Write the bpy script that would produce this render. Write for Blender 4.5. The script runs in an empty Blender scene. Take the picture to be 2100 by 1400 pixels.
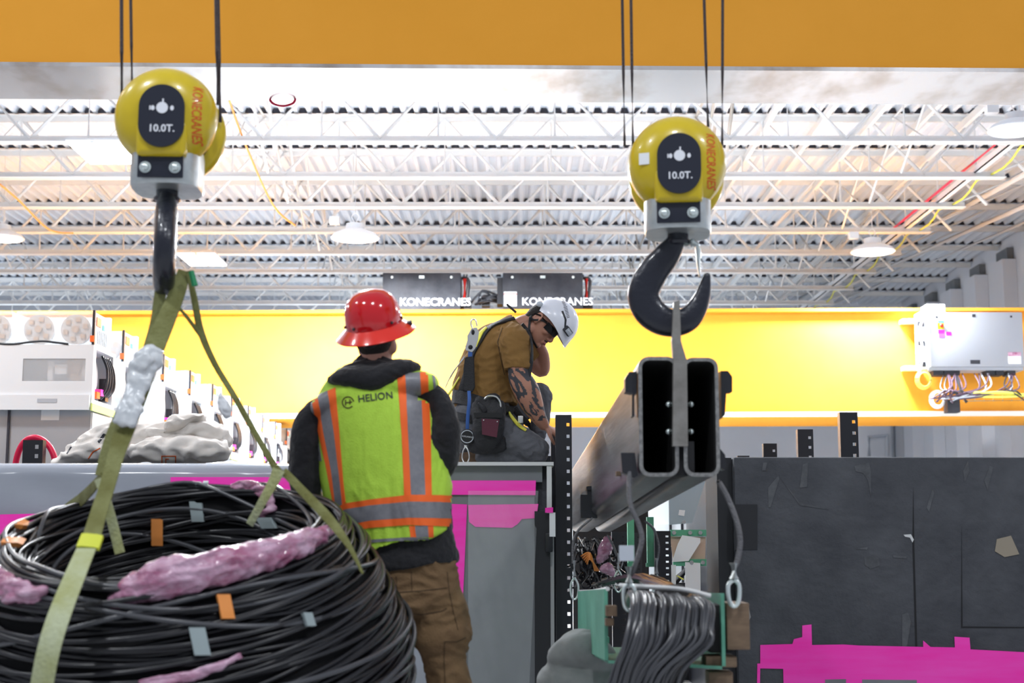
import bpy, bmesh, math, random
from mathutils import Vector, Matrix, noise
from mathutils.bvhtree import BVHTree
random.seed(7)
S = bpy.context.scene
COL = S.collection
R = math.radians
PI = math.pi

# ------------------------------------------------------------------ camera
F = 2917.0            # focal length in pixels of the 2100x1400 frame
PITCH = R(8.0)
CAMZ = 1.0
cd = bpy.data.cameras.new('camera'); cam = bpy.data.objects.new('camera', cd); COL.objects.link(cam)
cam.location = (0, 0, CAMZ); cam.rotation_euler = (R(90)+PITCH, 0, 0)
cd.sensor_width = 36; cd.lens = F*36/2100; cd.clip_start = .05; cd.clip_end = 200
cd.dof.use_dof = True; cd.dof.focus_distance = 8.7; cd.dof.aperture_fstop = 3.2
S.camera = cam
# ------------------------------------------------------------------ colour management
S.view_settings.view_transform = 'Standard'; S.view_settings.look = 'None'
S.view_settings.gamma = 1; S.view_settings.use_curve_mapping = False
S.view_settings.exposure = 0.0
# ------------------------------------------------------------------ world
w = bpy.data.worlds.new('world'); S.world = w; w.use_nodes = True
w.node_tree.nodes['Background'].inputs[0].default_value = (.80, .86, 1, 1)
w.node_tree.nodes['Background'].inputs[1].default_value = .44
# hall lighting that comes from bays of the hall outside the frame (high bays overhead, rows of them)
def area(name, loc, size, power, rot=(0, 0, 0), color=(.93, .965, 1)):
    l = bpy.data.lights.new(name, 'AREA'); l.shape = 'DISK'; l.size = size; l.energy = power; l.color = color
    o = bpy.data.objects.new(name, l); COL.objects.link(o); o.location = loc; o.rotation_euler = rot
    return o
for x, y, e in ((-6.0, 5.2, 80), (-3.6, 2.2, 160), (0, 1.0, 130), (4.2, 1.0, 190)):
    area('hall_light', (x, y, 6.8), .6, e)
for x, e in ((-8.5, 150), (-2.0, 520), (1.0, 150), (6.5, 130)):
    area('hall_light', (x, 12.0, 5.8), .6, e)
area('hall_light', (-5.2, 8.7, 5.6), .6, 190)  # added unseen lamp that brightens the cabinet fronts and sacks
# added unseen fill lights aimed up to brighten the ceiling
for x in (-11, -4, 3):
    for y in (16.5, 24.5, 31):
        area('ceiling_fill', (x, y, CAMZ+3.2), 3.0, 95 if y > 20 else 45, (PI, 0, 0), (.80, .90, 1))

# ------------------------------------------------------------------ helpers
def W(px, py, Y, dy=0.0):
    """point of the hall seen at photo pixel (px,py) at distance Y along the floor"""
    a = (px-1050)/F; b = (700-py)/F
    c, s = math.cos(PITCH), math.sin(PITCH)
    d = Vector((a, c - b*s, s + b*c))
    k = Y/d.y
    return Vector((d.x*k, Y+dy, CAMZ + d.z*k))
def proj(p):
    v = Vector(p) - Vector((0, 0, CAMZ)); c, s = math.cos(PITCH), math.sin(PITCH)
    zc = v.y*c + v.z*s; yc = -v.y*s + v.z*c
    return 1050 + F*v.x/zc, 700 - F*yc/zc
ORG = {}
def link(o): COL.objects.link(o); return o
def thing(name, label, cat, loc=(0, 0, 0), group=None):
    o = link(bpy.data.objects.new(name, None)); o.location = loc; o.empty_display_size = .1
    o['label'] = label; o['category'] = cat
    if group: o['group'] = group
    ORG[o.name] = Vector(loc); return o
def tag(o, label, cat, group=None):
    o['label'] = label; o['category'] = cat
    if group: o['group'] = group
    return o
def rootorg(p):
    return ORG.get(p.name, Vector())
def mesh_obj(name, me, mats, parent=None, smooth=True, angle=None):
    o = link(bpy.data.objects.new(name, me))
    if parent is not None:
        r = parent
        org = rootorg(parent); ORG[o.name] = org
        if org.length > 0: me.transform(Matrix.Translation(-org))
        o.parent = parent
    if not isinstance(mats, (list, tuple)): mats = [mats]
    for m in mats: me.materials.append(m)
    if smooth:
        me.polygons.foreach_set('use_smooth', [True]*len(me.polygons))
        if angle is not None: me.set_sharp_from_angle(angle=R(angle))
    me.update()
    return o
def build(name, bm, mats, parent=None, smooth=True, angle=35, label=None):
    bmesh.ops.recalc_face_normals(bm, faces=bm.faces)
    me = bpy.data.meshes.new(name); bm.to_mesh(me); bm.free()
    o = mesh_obj(name, me, mats, parent, smooth, angle)
    if label: o['label'] = label
    return o
def struct(name, bm, mats, smooth=False):
    o = build(name, bm, mats, None, smooth); o['kind'] = 'structure'; return o
def B(): return bmesh.new()
def box(bm, a, b, M=None, mi=0, bev=0):
    a = Vector(a); b = Vector(b); c = (a+b)/2; s = b-a
    mat_ = Matrix.Translation(c) @ Matrix.Diagonal((s.x, s.y, s.z, 1))
    if M is not None: mat_ = M @ mat_
    r = bmesh.ops.create_cube(bm, size=1, matrix=mat_)
    fs = {f for v in r['verts'] for f in v.link_faces}
    for f in fs: f.material_index = mi
    if bev:
        es = {e for f in fs for e in f.edges}
        rr = bmesh.ops.bevel(bm, geom=list(es), offset=bev, segments=2, affect='EDGES', profile=.6)
        for f in rr['faces']: f.material_index = mi
def quadbox(bm, pts, off, mi=0):
    """prism from polygon pts pushed along off"""
    off = Vector(off)
    v1 = [bm.verts.new(p) for p in pts]; v2 = [bm.verts.new(Vector(p)+off) for p in pts]
    n = len(pts); fs = [bm.faces.new(v1), bm.faces.new(v2[::-1])]
    for i in range(n):
        fs.append(bm.faces.new((v1[i], v2[i], v2[(i+1) % n], v1[(i+1) % n])))
    for f in fs: f.material_index = mi
def frame_axes(t, ref):
    t = t.normalized(); r = Vector(ref) - t*t.dot(Vector(ref))
    if r.length < 1e-4:
        r = Vector((1, 0, 0)) - t*t.x
        if r.length < 1e-3: r = Vector((0, 0, 1)) - t*t.z
    r.normalize(); return t.cross(r).normalized(), r
def rings(bm, secs, n=16, cap=True, mi=0, sup=1.0):
    prev = None; first = None
    for (c, u, v) in secs:
        ring = []
        for k in range(n):
            a = 2*PI*k/n; ca, sa = math.cos(a), math.sin(a)
            if sup != 1.0:
                ca = math.copysign(abs(ca)**sup, ca); sa = math.copysign(abs(sa)**sup, sa)
            ring.append(bm.verts.new(c + u*ca + v*sa))
        if prev:
            for k in range(n):
                f = bm.faces.new((prev[k], prev[(k+1) % n], ring[(k+1) % n], ring[k])); f.material_index = mi
        else: first = ring
        prev = ring
    if cap:
        f = bm.faces.new(first[::-1]); f.material_index = mi
        f = bm.faces.new(prev); f.material_index = mi
def catmull(vals, sub):
    n = len(vals); out = []
    for i in range(n-1):
        p0 = vals[max(i-1, 0)]; p1 = vals[i]; p2 = vals[i+1]; p3 = vals[min(i+2, n-1)]
        for s in range(sub):
            t = s/sub
            out.append(.5*((2*p1) + (p2-p0)*t + (2*p0-5*p1+4*p2-p3)*t*t + (3*p1-p0-3*p2+p3)*t*t*t))
    out.append(vals[-1]); return out
def chain(bm, pts, n=20, ref=(0, 1, 0), sub=5, mi=0, ends=True, sup=1.0):
    """organic tapered tube; pts = (centre, radius across, radius along ref)"""
    C = catmull([Vector(p[0]) for p in pts], sub)
    A = catmull([p[1] for p in pts], sub); Bb = catmull([p[2] if len(p) > 2 else p[1] for p in pts], sub)
    m = len(C); secs = []
    for i in range(m):
        t = C[min(i+1, m-1)] - C[max(i-1, 0)]
        u, v = frame_axes(t, ref)
        secs.append((C[i], u*A[i], v*Bb[i], t.normalized()))
    full = []
    if ends:
        c, u, v, t = secs[0]; rr = min(u.length, v.length)
        for a in (80, 60, 40, 20):
            full.append((c - t*rr*math.sin(R(a)), u*math.cos(R(a)), v*math.cos(R(a))))
    full += [(c, u, v) for c, u, v, t in secs]
    if ends:
        c, u, v, t = secs[-1]; rr = min(u.length, v.length)
        for a in (20, 40, 60, 80):
            full.append((c + t*rr*math.sin(R(a)), u*math.cos(R(a)), v*math.cos(R(a))))
    rings(bm, full, n, True, mi, sup)
def tube(bm, pts, r, n=8, sub=1, mi=0, ref=(0, 0, 1)):
    pts = [Vector(p) for p in pts]
    if sub > 1: pts = catmull(pts, sub)
    m = len(pts); secs = []; pu = None
    for i in range(m):
        t = pts[min(i+1, m-1)] - pts[max(i-1, 0)]
        if t.length < 1e-9: t = Vector((0, 0, 1))
        t.normalize()
        if pu is None: u, v = frame_axes(t, ref)
        else:
            u = pu - t*pu.dot(t)
            if u.length < 1e-6: u, v = frame_axes(t, ref)
            u.normalize(); v = t.cross(u)
        pu = u
        rr = r[i] if isinstance(r, list) else r
        secs.append((pts[i], u*rr, v*rr))
    rings(bm, secs, n, True, mi)
def loop(bm, pts, r, n=6, mi=0):
    """closed ring of tube"""
    m = len(pts); prev = None; first = None
    for i in range(m+1):
        if i == m: ring = first
        else:
            t = (pts[(i+1) % m] - pts[i-1]).normalized(); u, v = frame_axes(t, (0, 0, 1))
            ring = [bm.verts.new(pts[i] + (u*math.cos(2*PI*k/n) + v*math.sin(2*PI*k/n))*r) for k in range(n)]
        if prev:
            for k in range(n):
                f = bm.faces.new((prev[k], prev[(k+1) % n], ring[(k+1) % n], ring[k])); f.material_index = mi
        else: first = ring
        prev = ring
def strap(bm, pts, width, th, sub=4, mi=0, nrm=None):
    """flat webbing; pts=(pos, facing normal)"""
    P = catmull([Vector(p[0]) for p in pts], sub); N = catmull([Vector(p[1]) for p in pts], sub)
    Wd = catmull([float(p[2]) if len(p) > 2 else width for p in pts], sub)
    m = len(P); prev = None; first = None
    for i in range(m):
        t = (P[min(i+1, m-1)] - P[max(i-1, 0)]).normalized(); nn = N[i] - t*N[i].dot(t); nn.normalize()
        s = t.cross(nn) * Wd[i]/2; h = nn*th/2
        ring = [bm.verts.new(P[i]+q) for q in (s+h, s*.5+h*1.5, -s*.5+h*1.5, -s+h, -s-h, s-h)]
        k6 = len(ring)
        if prev:
            for k in range(k6):
                f = bm.faces.new((prev[k], prev[(k+1) % k6], ring[(k+1) % k6], ring[k])); f.material_index = mi
        else: first = ring
        prev = ring
    bm.faces.new(first[::-1]).material_index = mi; bm.faces.new(prev).material_index = mi
def lathe(bm, prof, M=None, n=48, mi=0, close=True):
    """profile (r,z) turned about z, then matrix"""
    M = M or Matrix.Identity(4); prev = None
    for (r, z) in prof:
        if r < 1e-6: ring = [bm.verts.new(M @ Vector((0, 0, z)))]
        else: ring = [bm.verts.new(M @ Vector((r*math.cos(2*PI*k/n), r*math.sin(2*PI*k/n), z))) for k in range(n)]
        if prev:
            for k in range(n):
                a = prev[k % len(prev)]; b = prev[(k+1) % len(prev)]; c = ring[(k+1) % len(ring)]; d = ring[k % len(ring)]
                vs = []
                for q in (a, b, c, d):
                    if q not in vs: vs.append(q)
                if len(vs) >= 3:
                    f = bm.faces.new(vs); f.material_index = mi
        elif len(ring) > 1 and close: bm.faces.new(ring[::-1]).material_index = mi
        prev = ring
    if len(prev) > 1 and close: bm.faces.new(prev).material_index = mi
def ball(bm, c, r, M=None, n=16, mi=0):
    if not isinstance(r, (tuple, list)): r = (r, r, r)
    m = Matrix.Translation(Vector(c)) @ (M or Matrix.Identity(4)) @ Matrix.Diagonal((r[0], r[1], r[2], 1))
    q = bmesh.ops.create_uvsphere(bm, u_segments=n, v_segments=max(6, n//2+2), radius=1, matrix=m)
    for f in {f for v in q['verts'] for f in v.link_faces}: f.material_index = mi
def organic(bm, voxel=.006, smooth=4, disp=None):
    """weld the closed shapes of bm into one continuous skin; returns a mesh"""
    bmesh.ops.recalc_face_normals(bm, faces=bm.faces)
    me = bpy.data.meshes.new('tmp'); bm.to_mesh(me); bm.free()
    o = link(bpy.data.objects.new('tmp', me))
    m = o.modifiers.new('r', 'REMESH'); m.mode = 'VOXEL'; m.voxel_size = voxel; m.use_smooth_shade = True
    if smooth:
        m = o.modifiers.new('s', 'SMOOTH'); m.factor = .6; m.iterations = smooth
    bpy.context.view_layer.update()
    dg = bpy.context.evaluated_depsgraph_get()
    out = bpy.data.meshes.new_from_object(o.evaluated_get(dg), depsgraph=dg)
    bpy.data.objects.remove(o); bpy.data.meshes.remove(me)
    if disp:
        for v, nn in [(v, v.normal.copy()) for v in out.vertices]:
            v.co += nn*disp(v.co, nn)
        out.update()
    return out
def bvh_of(o):
    me = o.data; org = rootorg(o)
    return BVHTree.FromPolygons([v.co + org for v in me.vertices], [tuple(p.vertices) for p in me.polygons])
CAMP = Vector((0, 0, CAMZ))
def hit(bv, px, py):
    d = (W(px, py, 1.0) - CAMP).normalized()
    h = bv.ray_cast(CAMP, d)
    return h[0], h[1]
def lerp2(poly, t):
    L = [0]
    for a, b in zip(poly, poly[1:]): L.append(L[-1] + math.hypot(b[0]-a[0], b[1]-a[1]))
    s = t*L[-1]
    for i in range(len(poly)-1):
        if s <= L[i+1] + 1e-9:
            k = (s-L[i])/max(1e-9, L[i+1]-L[i]); return (poly[i][0]+(poly[i+1][0]-poly[i][0])*k, poly[i][1]+(poly[i+1][1]-poly[i][1])*k)
    return poly[-1]
def decal(bm, bv, left, right, nu=40, nv=5, off=.003, th=.002, mi=0):
    """band of cloth/tape lying on a surface between two traced edges"""
    grid = []
    for i in range(nu+1):
        a = lerp2(left, i/nu); b = lerp2(right, i/nu); row = []
        for j in range(nv+1):
            k = j/nv; p, nn = hit(bv, a[0]+(b[0]-a[0])*k, a[1]+(b[1]-a[1])*k)
            if p is None or (row and row[-1] and (p-row[-1][0]).length > .09): row.append(None)
            else:
                if nn.dot(CAMP-p) < 0: nn = -nn
                row.append((p + nn*off, nn))
        grid.append(row)
    vt = {}; 
    for i in range(nu+1):
        for j in range(nv+1):
            if grid[i][j]: vt[i, j] = (bm.verts.new(grid[i][j][0]), bm.verts.new(grid[i][j][0]-grid[i][j][1]*th))
    ok = set()
    for i in range(nu):
        for j in range(nv):
            ks = [(i, j), (i+1, j), (i+1, j+1), (i, j+1)]
            if all(k in vt for k in ks):
                if max((vt[ks[q]][0].co - vt[ks[(q+1) % 4]][0].co).length for q in range(4)) < .12: ok.add((i, j))
    for (i, j) in ok:
        ks = [(i, j), (i+1, j), (i+1, j+1), (i, j+1)]
        bm.faces.new([vt[k][0] for k in ks]).material_index = mi
        for (di, dj, a, b) in ((0, -1, 0, 3), (1, 0, 1, 2), (0, 1, 2, 3), (-1, 0, 0, 1)): pass
        nb = {(i, j-1): (0, 1), (i+1, j): (1, 2), (i, j+1): (2, 3), (i-1, j): (3, 0)}
        for q, (a, b) in nb.items():
            if q not in ok:
                try: bm.faces.new((vt[ks[a]][0], vt[ks[b]][0], vt[ks[b]][1], vt[ks[a]][1])).material_index = mi
                except ValueError: pass
def text_mesh(txt, size, ext=.001, bold=.0, align='CENTER'):
    c = bpy.data.curves.new('t', 'FONT'); c.body = txt; c.size = size; c.extrude = ext; c.offset = bold
    c.align_x = align; c.align_y = 'CENTER'; c.resolution_u = 3
    o = link(bpy.data.objects.new('t', c)); bpy.context.view_layer.update()
    dg = bpy.context.evaluated_depsgraph_get()
    me = bpy.data.meshes.new_from_object(o.evaluated_get(dg), depsgraph=dg)
    bpy.data.objects.remove(o); bpy.data.curves.remove(c); return me
def text_obj(name, txt, size, M, m, parent, ext=.001, bold=0, stretch=1, label=None):
    me = text_mesh(txt, size, ext, bold); me.transform(M @ Matrix.Diagonal((stretch, 1, 1, 1)))
    o = mesh_obj(name, me, m, parent, False)
    if label: o['label'] = label
    return o
def facecam(loc, rz=0, roll=0):
    """text matrix: reads from -Y, upright"""
    return Matrix.Translation(Vector(loc)) @ Matrix.Rotation(rz, 4, 'Z') @ Matrix.Rotation(R(90), 4, 'X') @ Matrix.Rotation(roll, 4, 'Z')
def dup(root, loc=None, rotz=None, label=None, parent=None, scale=None):
    r = root.copy(); COL.objects.link(r)
    if parent is not None: r.parent = parent
    if loc is not None: r.location = loc
    if rotz is not None: r.rotation_euler = (0, 0, rotz)
    if scale: r.scale = scale
    if label: r['label'] = label
    for ch in list(root.children):
        c = ch.copy(); COL.objects.link(c); c.parent = r
        for g in list(ch.children):
            d = g.copy(); COL.objects.link(d); d.parent = c
    return r

# ------------------------------------------------------------------ materials
def mat(name, col, rough=.5, metal=0, var=0, vscale=8, col2=None, bump=0, bscale=30, spec=.5, emit=0, alpha=1, trans=0, coat=0, aniso=(1, 1, 1), thr=None, ior=1.45, sheen=0):
    m = bpy.data.materials.new(name); m.use_nodes = True; nt = m.node_tree; b = nt.nodes['Principled BSDF']
    b.inputs['Base Color'].default_value = (*col, 1); b.inputs['Roughness'].default_value = rough
    b.inputs['Metallic'].default_value = metal; b.inputs['Specular IOR Level'].default_value = spec
    b.inputs['Coat Weight'].default_value = coat; b.inputs['IOR'].default_value = ior
    if sheen: b.inputs['Sheen Weight'].default_value = sheen
    if trans: b.inputs['Transmission Weight'].default_value = trans
    if alpha < 1: b.inputs['Alpha'].default_value = alpha
    if emit:
        b.inputs['Emission Color'].default_value = (*col, 1); b.inputs['Emission Strength'].default_value = emit
    if col2 is not None or bump:
        tc = nt.nodes.new('ShaderNodeTexCoord'); mp = nt.nodes.new('ShaderNodeMapping')
        nt.links.new(tc.outputs['Object'], mp.inputs[0]); mp.inputs['Scale'].default_value = aniso
    if col2 is not None:
        n = nt.nodes.new('ShaderNodeTexNoise'); n.inputs['Scale'].default_value = vscale; n.inputs['Detail'].default_value = 6
        n.inputs['Roughness'].default_value = .6
        cr = nt.nodes.new('ShaderNodeValToRGB'); lo, hi = thr or (.35, .65)
        cr.color_ramp.elements[0].position = lo; cr.color_ramp.elements[1].position = hi
        cr.color_ramp.elements[0].color = (*col, 1); cr.color_ramp.elements[1].color = (*col2, 1)
        nt.links.new(mp.outputs[0], n.inputs['Vector']); nt.links.new(n.outputs['Fac'], cr.inputs[0])
        nt.links.new(cr.outputs[0], b.inputs['Base Color'])
    if bump:
        n = nt.nodes.new('ShaderNodeTexNoise'); n.inputs['Scale'].default_value = bscale; n.inputs['Detail'].default_value = 5
        bp = nt.nodes.new('ShaderNodeBump'); bp.inputs['Strength'].default_value = bump; bp.inputs['Distance'].default_value = .02
        nt.links.new(mp.outputs[0], n.inputs['Vector']); nt.links.new(n.outputs['Fac'], bp.inputs['Height'])
        nt.links.new(bp.outputs[0], b.inputs['Normal'])
    return m
M = {}
M['crane_yellow'] = mat('crane_yellow', (.80, .350, .040), .6, col2=(.84, .370, .046), vscale=1.2, bump=.02, bscale=6, spec=.06)
M['flange_steel'] = mat('flange_steel', (.36, .29, .24), .24, .7, col2=(.62, .60, .60), vscale=1.7, aniso=(1, .5, 1), thr=(.38, .52), bump=.03, bscale=3)  # brown patches in the colour stand in for reflections
M['flange_edge'] = mat('flange_edge', (.75, .72, .66), .4)  # light on the flange edge put into a pale colour
M['white_paint'] = mat('white_paint', (.80, .81, .83), .45)
M['joist_white'] = mat('joist_white', (.78, .79, .80), .5, col2=(.70, .70, .69), vscale=.5)
M['joist_dull'] = mat('joist_dull', (.50, .47, .43), .6)
M['deck'] = mat('deck', (.76, .80, .86), .5, col2=(.68, .72, .79), vscale=.8)
M['dark'] = mat('gap_dark', (.045, .045, .06), .8)
M['wall'] = mat('wall_paint', (.74, .77, .83), .7, col2=(.68, .71, .77), vscale=.4)
M['floor'] = mat('floor_epoxy', (.55, .56, .57), .3, col2=(.48, .49, .5), vscale=.7)
M['black'] = mat('black_paint', (.018, .019, .024), .38, bump=.05, bscale=60)
M['black_matt'] = mat('black_matt', (.012, .012, .014), .75)
M['rack_black'] = mat('rack_black', (.020, .021, .027), .35)
M['hook_yellow'] = mat('hook_yellow', (.62, .46, .012), .28, col2=(.56, .41, .012), vscale=9, coat=.25)
M['plate_navy'] = mat('plate_navy', (.016, .019, .032), .35)
M['galv'] = mat('galvanised', (.62, .66, .66), .35, .75, col2=(.50, .54, .55), vscale=25)
M['zinc'] = mat('zinc', (.70, .78, .77), .3, .7)
M['hook_steel'] = mat('forged_steel', (.014, .016, .026), .30, .15, bump=.18, bscale=45, coat=.3)
M['rope'] = mat('wire_rope', (.045, .035, .04), .5, .3, bump=.5, bscale=120)
M['sling_wire'] = mat('sling_wire', (.15, .15, .16), .45, .4, bump=.6, bscale=140)
M['print_white'] = mat('print_white', (.75, .77, .82), .6)
M['print_red'] = mat('print_red', (.62, .10, .012), .6)
M['print_black'] = mat('print_black', (.02, .02, .03), .6)
M['steel_tube'] = mat('steel_tube', (.018, .019, .022), .42, .2, col2=(.13, .135, .15), vscale=3.5, aniso=(2.5, .25, 5), bump=.08, bscale=8, thr=(.38, .72))
M['steel_cut'] = mat('steel_cut', (.34, .34, .33), .45, .6, col2=(.18, .18, .18), vscale=60)
M['plate_steel'] = mat('plate_steel', (.20, .19, .175), .45, .5, col2=(.30, .29, .27), vscale=14)
M['tube_inside'] = mat('tube_inside', (.012, .012, .012), .9)
M['concrete'] = mat('concrete', (.044, .047, .056), .75, col2=(.088, .093, .105), vscale=3.2, bump=.35, bscale=26, thr=(.35, .8))
M['concrete_pale'] = mat('concrete_dust', (.105, .11, .12), .85, col2=(.06, .063, .07), vscale=14)  # paler dusty tone of the chalk marks on the concrete
M['concrete_dark'] = mat('concrete_patch', (.024, .025, .029), .8)
M['magenta'] = mat('magenta_tape', (1, .02, .45), .4, col2=(1, .07, .55), vscale=4, aniso=(.4, 1, 3), coat=.1)
M['wrap'] = mat('plastic_wrap', (.36, .38, .43), .16, col2=(.30, .32, .37), vscale=1.5, bump=.12, bscale=3.2, aniso=(.35, 1, 1.8))
M['wrap_dark'] = mat('wrapped_panel', (.155, .165, .18), .3, col2=(.20, .215, .225), vscale=2.5, bump=.05, bscale=5)
M['white_lip'] = mat('white_lip', (.62, .63, .63), .4)
M['canvas'] = mat('canvas', (.74, .70, .66), .9, col2=(.66, .62, .58), vscale=6, bump=.15, bscale=14)
M['red_hose'] = mat('red_hose', (.70, .01, .07), .35)
M['sling'] = mat('sling_olive', (.12, .12, .022), .7, col2=(.21, .22, .08), vscale=7, bump=.3, bscale=90, aniso=(1, 1, 1))
M['sling_light'] = mat('sling_light', (.36, .38, .16), .7, col2=(.46, .50, .32), vscale=9, bump=.3, bscale=90)
M['sling_tag'] = mat('sling_sleeve', (.62, .66, .05), .6)
M['sling_green'] = mat('sling_green', (.02, .25, .10), .6)
M['clear_tape'] = mat('clear_tape', (.50, .53, .56), .18, col2=(.66, .68, .70), vscale=12, bump=.4, bscale=18)
M['cable'] = mat('cable_jacket', (.009, .009, .012), .30, spec=.6)
M['cable_grey'] = mat('cable_grey', (.055, .057, .065), .28, spec=.7)
M['cable_core'] = mat('cable_core', (.004, .004, .005), .9)
M['band_orange'] = mat('band_orange', (.75, .27, .06), .55)
M['band_grey'] = mat('band_grey', (.30, .36, .37), .5)
M['pink_wrap'] = mat('pink_plastic', (.30, .075, .16), .16, col2=(.56, .36, .48), vscale=12, bump=.8, bscale=22, coat=.5, aniso=(1, 1, 1.6))
M['clear'] = mat('clear_plastic', (.92, .96, 1), .08, trans=.0, alpha=.28, spec=.8)
M['film'] = mat('clear_film', (.85, .9, .92), .12, alpha=.16, spec=1.0, bump=.9, bscale=3, aniso=(2.2, 1, .5))
M['cab_white'] = mat('cabinet_white', (.80, .84, .88), .3)
M['cab_grey'] = mat('cabinet_grey', (.42, .43, .46), .35, .3, col2=(.47, .48, .5), vscale=2)
M['disc'] = mat('disc_grey', (.50, .48, .47), .5, col2=(.6, .58, .56), vscale=10)
M['copper'] = mat('copper_tan', (.52, .38, .29), .5)
M['yellow_rail'] = mat('yellow_rail', (.70, .80, .25), .5)
M['orange'] = mat('orange_plastic', (.95, .16, .03), .45)
M['teal'] = mat('teal_label', (.05, .55, .48), .5)
M['paper'] = mat('paper', (.78, .80, .82), .8)
M['lamp'] = mat('lamp_lens', (1, .99, .97), .5, emit=14)
M['lamp_shell'] = mat('lamp_shell', (.70, .72, .75), .4)
M['skin'] = mat('skin', (.42, .205, .14), .5, col2=(.37, .17, .115), vscale=12, bump=.03, bscale=120)
M['skin_pale'] = mat('skin_pale', (.52, .30, .225), .5, col2=(.47, .25, .185), vscale=12)
M['tattoo'] = mat('tattoo_ink', (.045, .045, .055), .55)
M['hair'] = mat('hair', (.018, .014, .012), .7, bump=.6, bscale=150)
M['lip'] = mat('lip', (.30, .085, .07), .5)
M['hat_red'] = mat('hat_red', (.62, .006, .012), .16, coat=.6, col2=(.55, .005, .012), vscale=5)
M['hat_brim'] = mat('hat_brim_red', (.75, .025, .012), .22, coat=.5)
M['hoodie'] = mat('hoodie', (.012, .012, .015), .9, bump=.3, bscale=60, sheen=.15)
M['vest'] = mat('vest_lime', (.50, .78, .07), .7, col2=(.46, .72, .06), vscale=40, bump=.25, bscale=200)
M['vest_orange'] = mat('vest_orange', (.98, .15, .02), .6)
M['vest_grey'] = mat('vest_reflective', (.20, .20, .225), .42, .1, col2=(.24, .24, .26), vscale=60)
M['duck'] = mat('duck_canvas', (.175, .105, .048), .85, col2=(.135, .078, .036), vscale=9, bump=.2, bscale=120)
M['seam'] = mat('seam', (.07, .042, .02), .9)
M['boot'] = mat('boot', (.09, .05, .025), .6)
M['shirt'] = mat('shirt_brown', (.235, .125, .035), .9, col2=(.205, .107, .029), vscale=7, bump=.12, bscale=150)
M['jeans'] = mat('work_trousers', (.115, .118, .135), .85, col2=(.09, .092, .105), vscale=9, bump=.18, bscale=150)
M['harness'] = mat('harness_black', (.014, .014, .017), .65, bump=.25, bscale=150)
M['harness_yellow'] = mat('harness_yellow', (.72, .68, .08), .6)
M['blue_web'] = mat('blue_web', (.03, .10, .34), .6)
M['hat_white'] = mat('hat_white', (.74, .76, .84), .25, coat=.3)
M['lens_dark'] = mat('lens_dark', (.01, .01, .012), .12)
M['metal'] = mat('bright_metal', (.72, .73, .72), .25, .85)
M['green_tray'] = mat('green_tray', (.10, .33, .23), .5, col2=(.14, .40, .29), vscale=8)
M['pcb'] = mat('green_board', (.10, .36, .22), .45)
M['rack_plate'] = mat('rack_plate', (.42, .50, .55), .3, .3)
M['bright_panel'] = mat('bright_panel', (.75, .82, .86), .4)
M['wood'] = mat('wood_block', (.20, .135, .085), .7, col2=(.15, .10, .065), vscale=12, aniso=(1, 1, 5))
M['foam'] = mat('grey_foam', (.21, .225, .225), .9, col2=(.28, .29, .29), vscale=8, bump=.1, bscale=30)
M['box_black'] = mat('box_black', (.020, .021, .027), .6, spec=.25, col2=(.045, .047, .056), vscale=3)
M['box_white'] = mat('box_grey_white', (.34, .36, .40), .5)
M['red_part'] = mat('red_part', (.75, .03, .02), .4)
M['pipe_grey'] = mat('pipe_grey', (.48, .52, .58), .5)
M['purple'] = mat('purple_pipe', (.30, .12, .42), .5)
M['wire_yellow'] = mat('wire_yellow', (.75, .72, .12), .5)
M['wire_violet'] = mat('wire_violet', (.10, .06, .09), .5)
M['cardboard'] = mat('tan_sticker', (.30, .26, .20), .8)

def pieces(name, makers, m, parent, **k):
    """each maker fills one bmesh: one part object per piece"""
    out = []
    for f in makers:
        bm = B(); f(bm); out.append(build(name, bm, m, parent, **k))
    return out

# ================================================================== setting
bm = B(); box(bm, (-22, -6, -.2), (10.3, 36.3, 0)); struct('floor', bm, M['floor'])
bm = B(); box(bm, (10.0, -6, 0), (10.3, 36.3, 7.4)); struct('wall_right', bm, M['wall'])
bm = B(); box(bm, (-22, 36.0, 0), (10.0, 36.3, 7.4)); struct('wall_back', bm, M['wall'])
bm = B()   # corrugated roof deck, ribs run away from the camera
P = .19; x = -20.0; ztop = CAMZ+6.02; prof = []
while x < 10.0:
    prof += [(x, ztop), (x+.055, ztop), (x+.085, ztop+.07), (x+.16, ztop+.07)]; x += P
ys = (8.0, 22.0, 36.0); rows = [[bm.verts.new((a, y, b)) for a, b in prof] for y in ys]
top = [[bm.verts.new((a, y, ztop+.2)) for a in (prof[0][0], prof[-1][0])] for y in (8.0, 36.0)]
for r0, r1 in zip(rows, rows[1:]):
    for i in range(len(prof)-1): bm.faces.new((r0[i], r0[i+1], r1[i+1], r1[i]))
bm.faces.new((top[0][0], top[0][1], top[1][1], top[1][0]))
struct('ceiling', bm, M['deck'])
# pilasters on the right wall, with a dark box for the shade in the gap above each
for k in range(6):
    y = 26.0 + k*1.7
    bm = B(); box(bm, (9.72, y, 0), (9.995, y+.75, 6.55)); struct('trim_%d' % (k+1), bm, M['wall'])
    bm = B(); box(bm, (9.86, y+.12, 6.56), (9.99, y+.75, 6.80)); o = build('wall_gap_shade', bm, M['wrap_dark'], None, False)
    tag(o, ['dark gap under the roof on the right wall, %s' % s for s in ('nearest one', 'second from the nearest', 'third from the nearest', 'fourth from the nearest', 'fifth from the nearest', 'farthest one')][k], 'gap', 'dark gaps along the top of the right wall')

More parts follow.
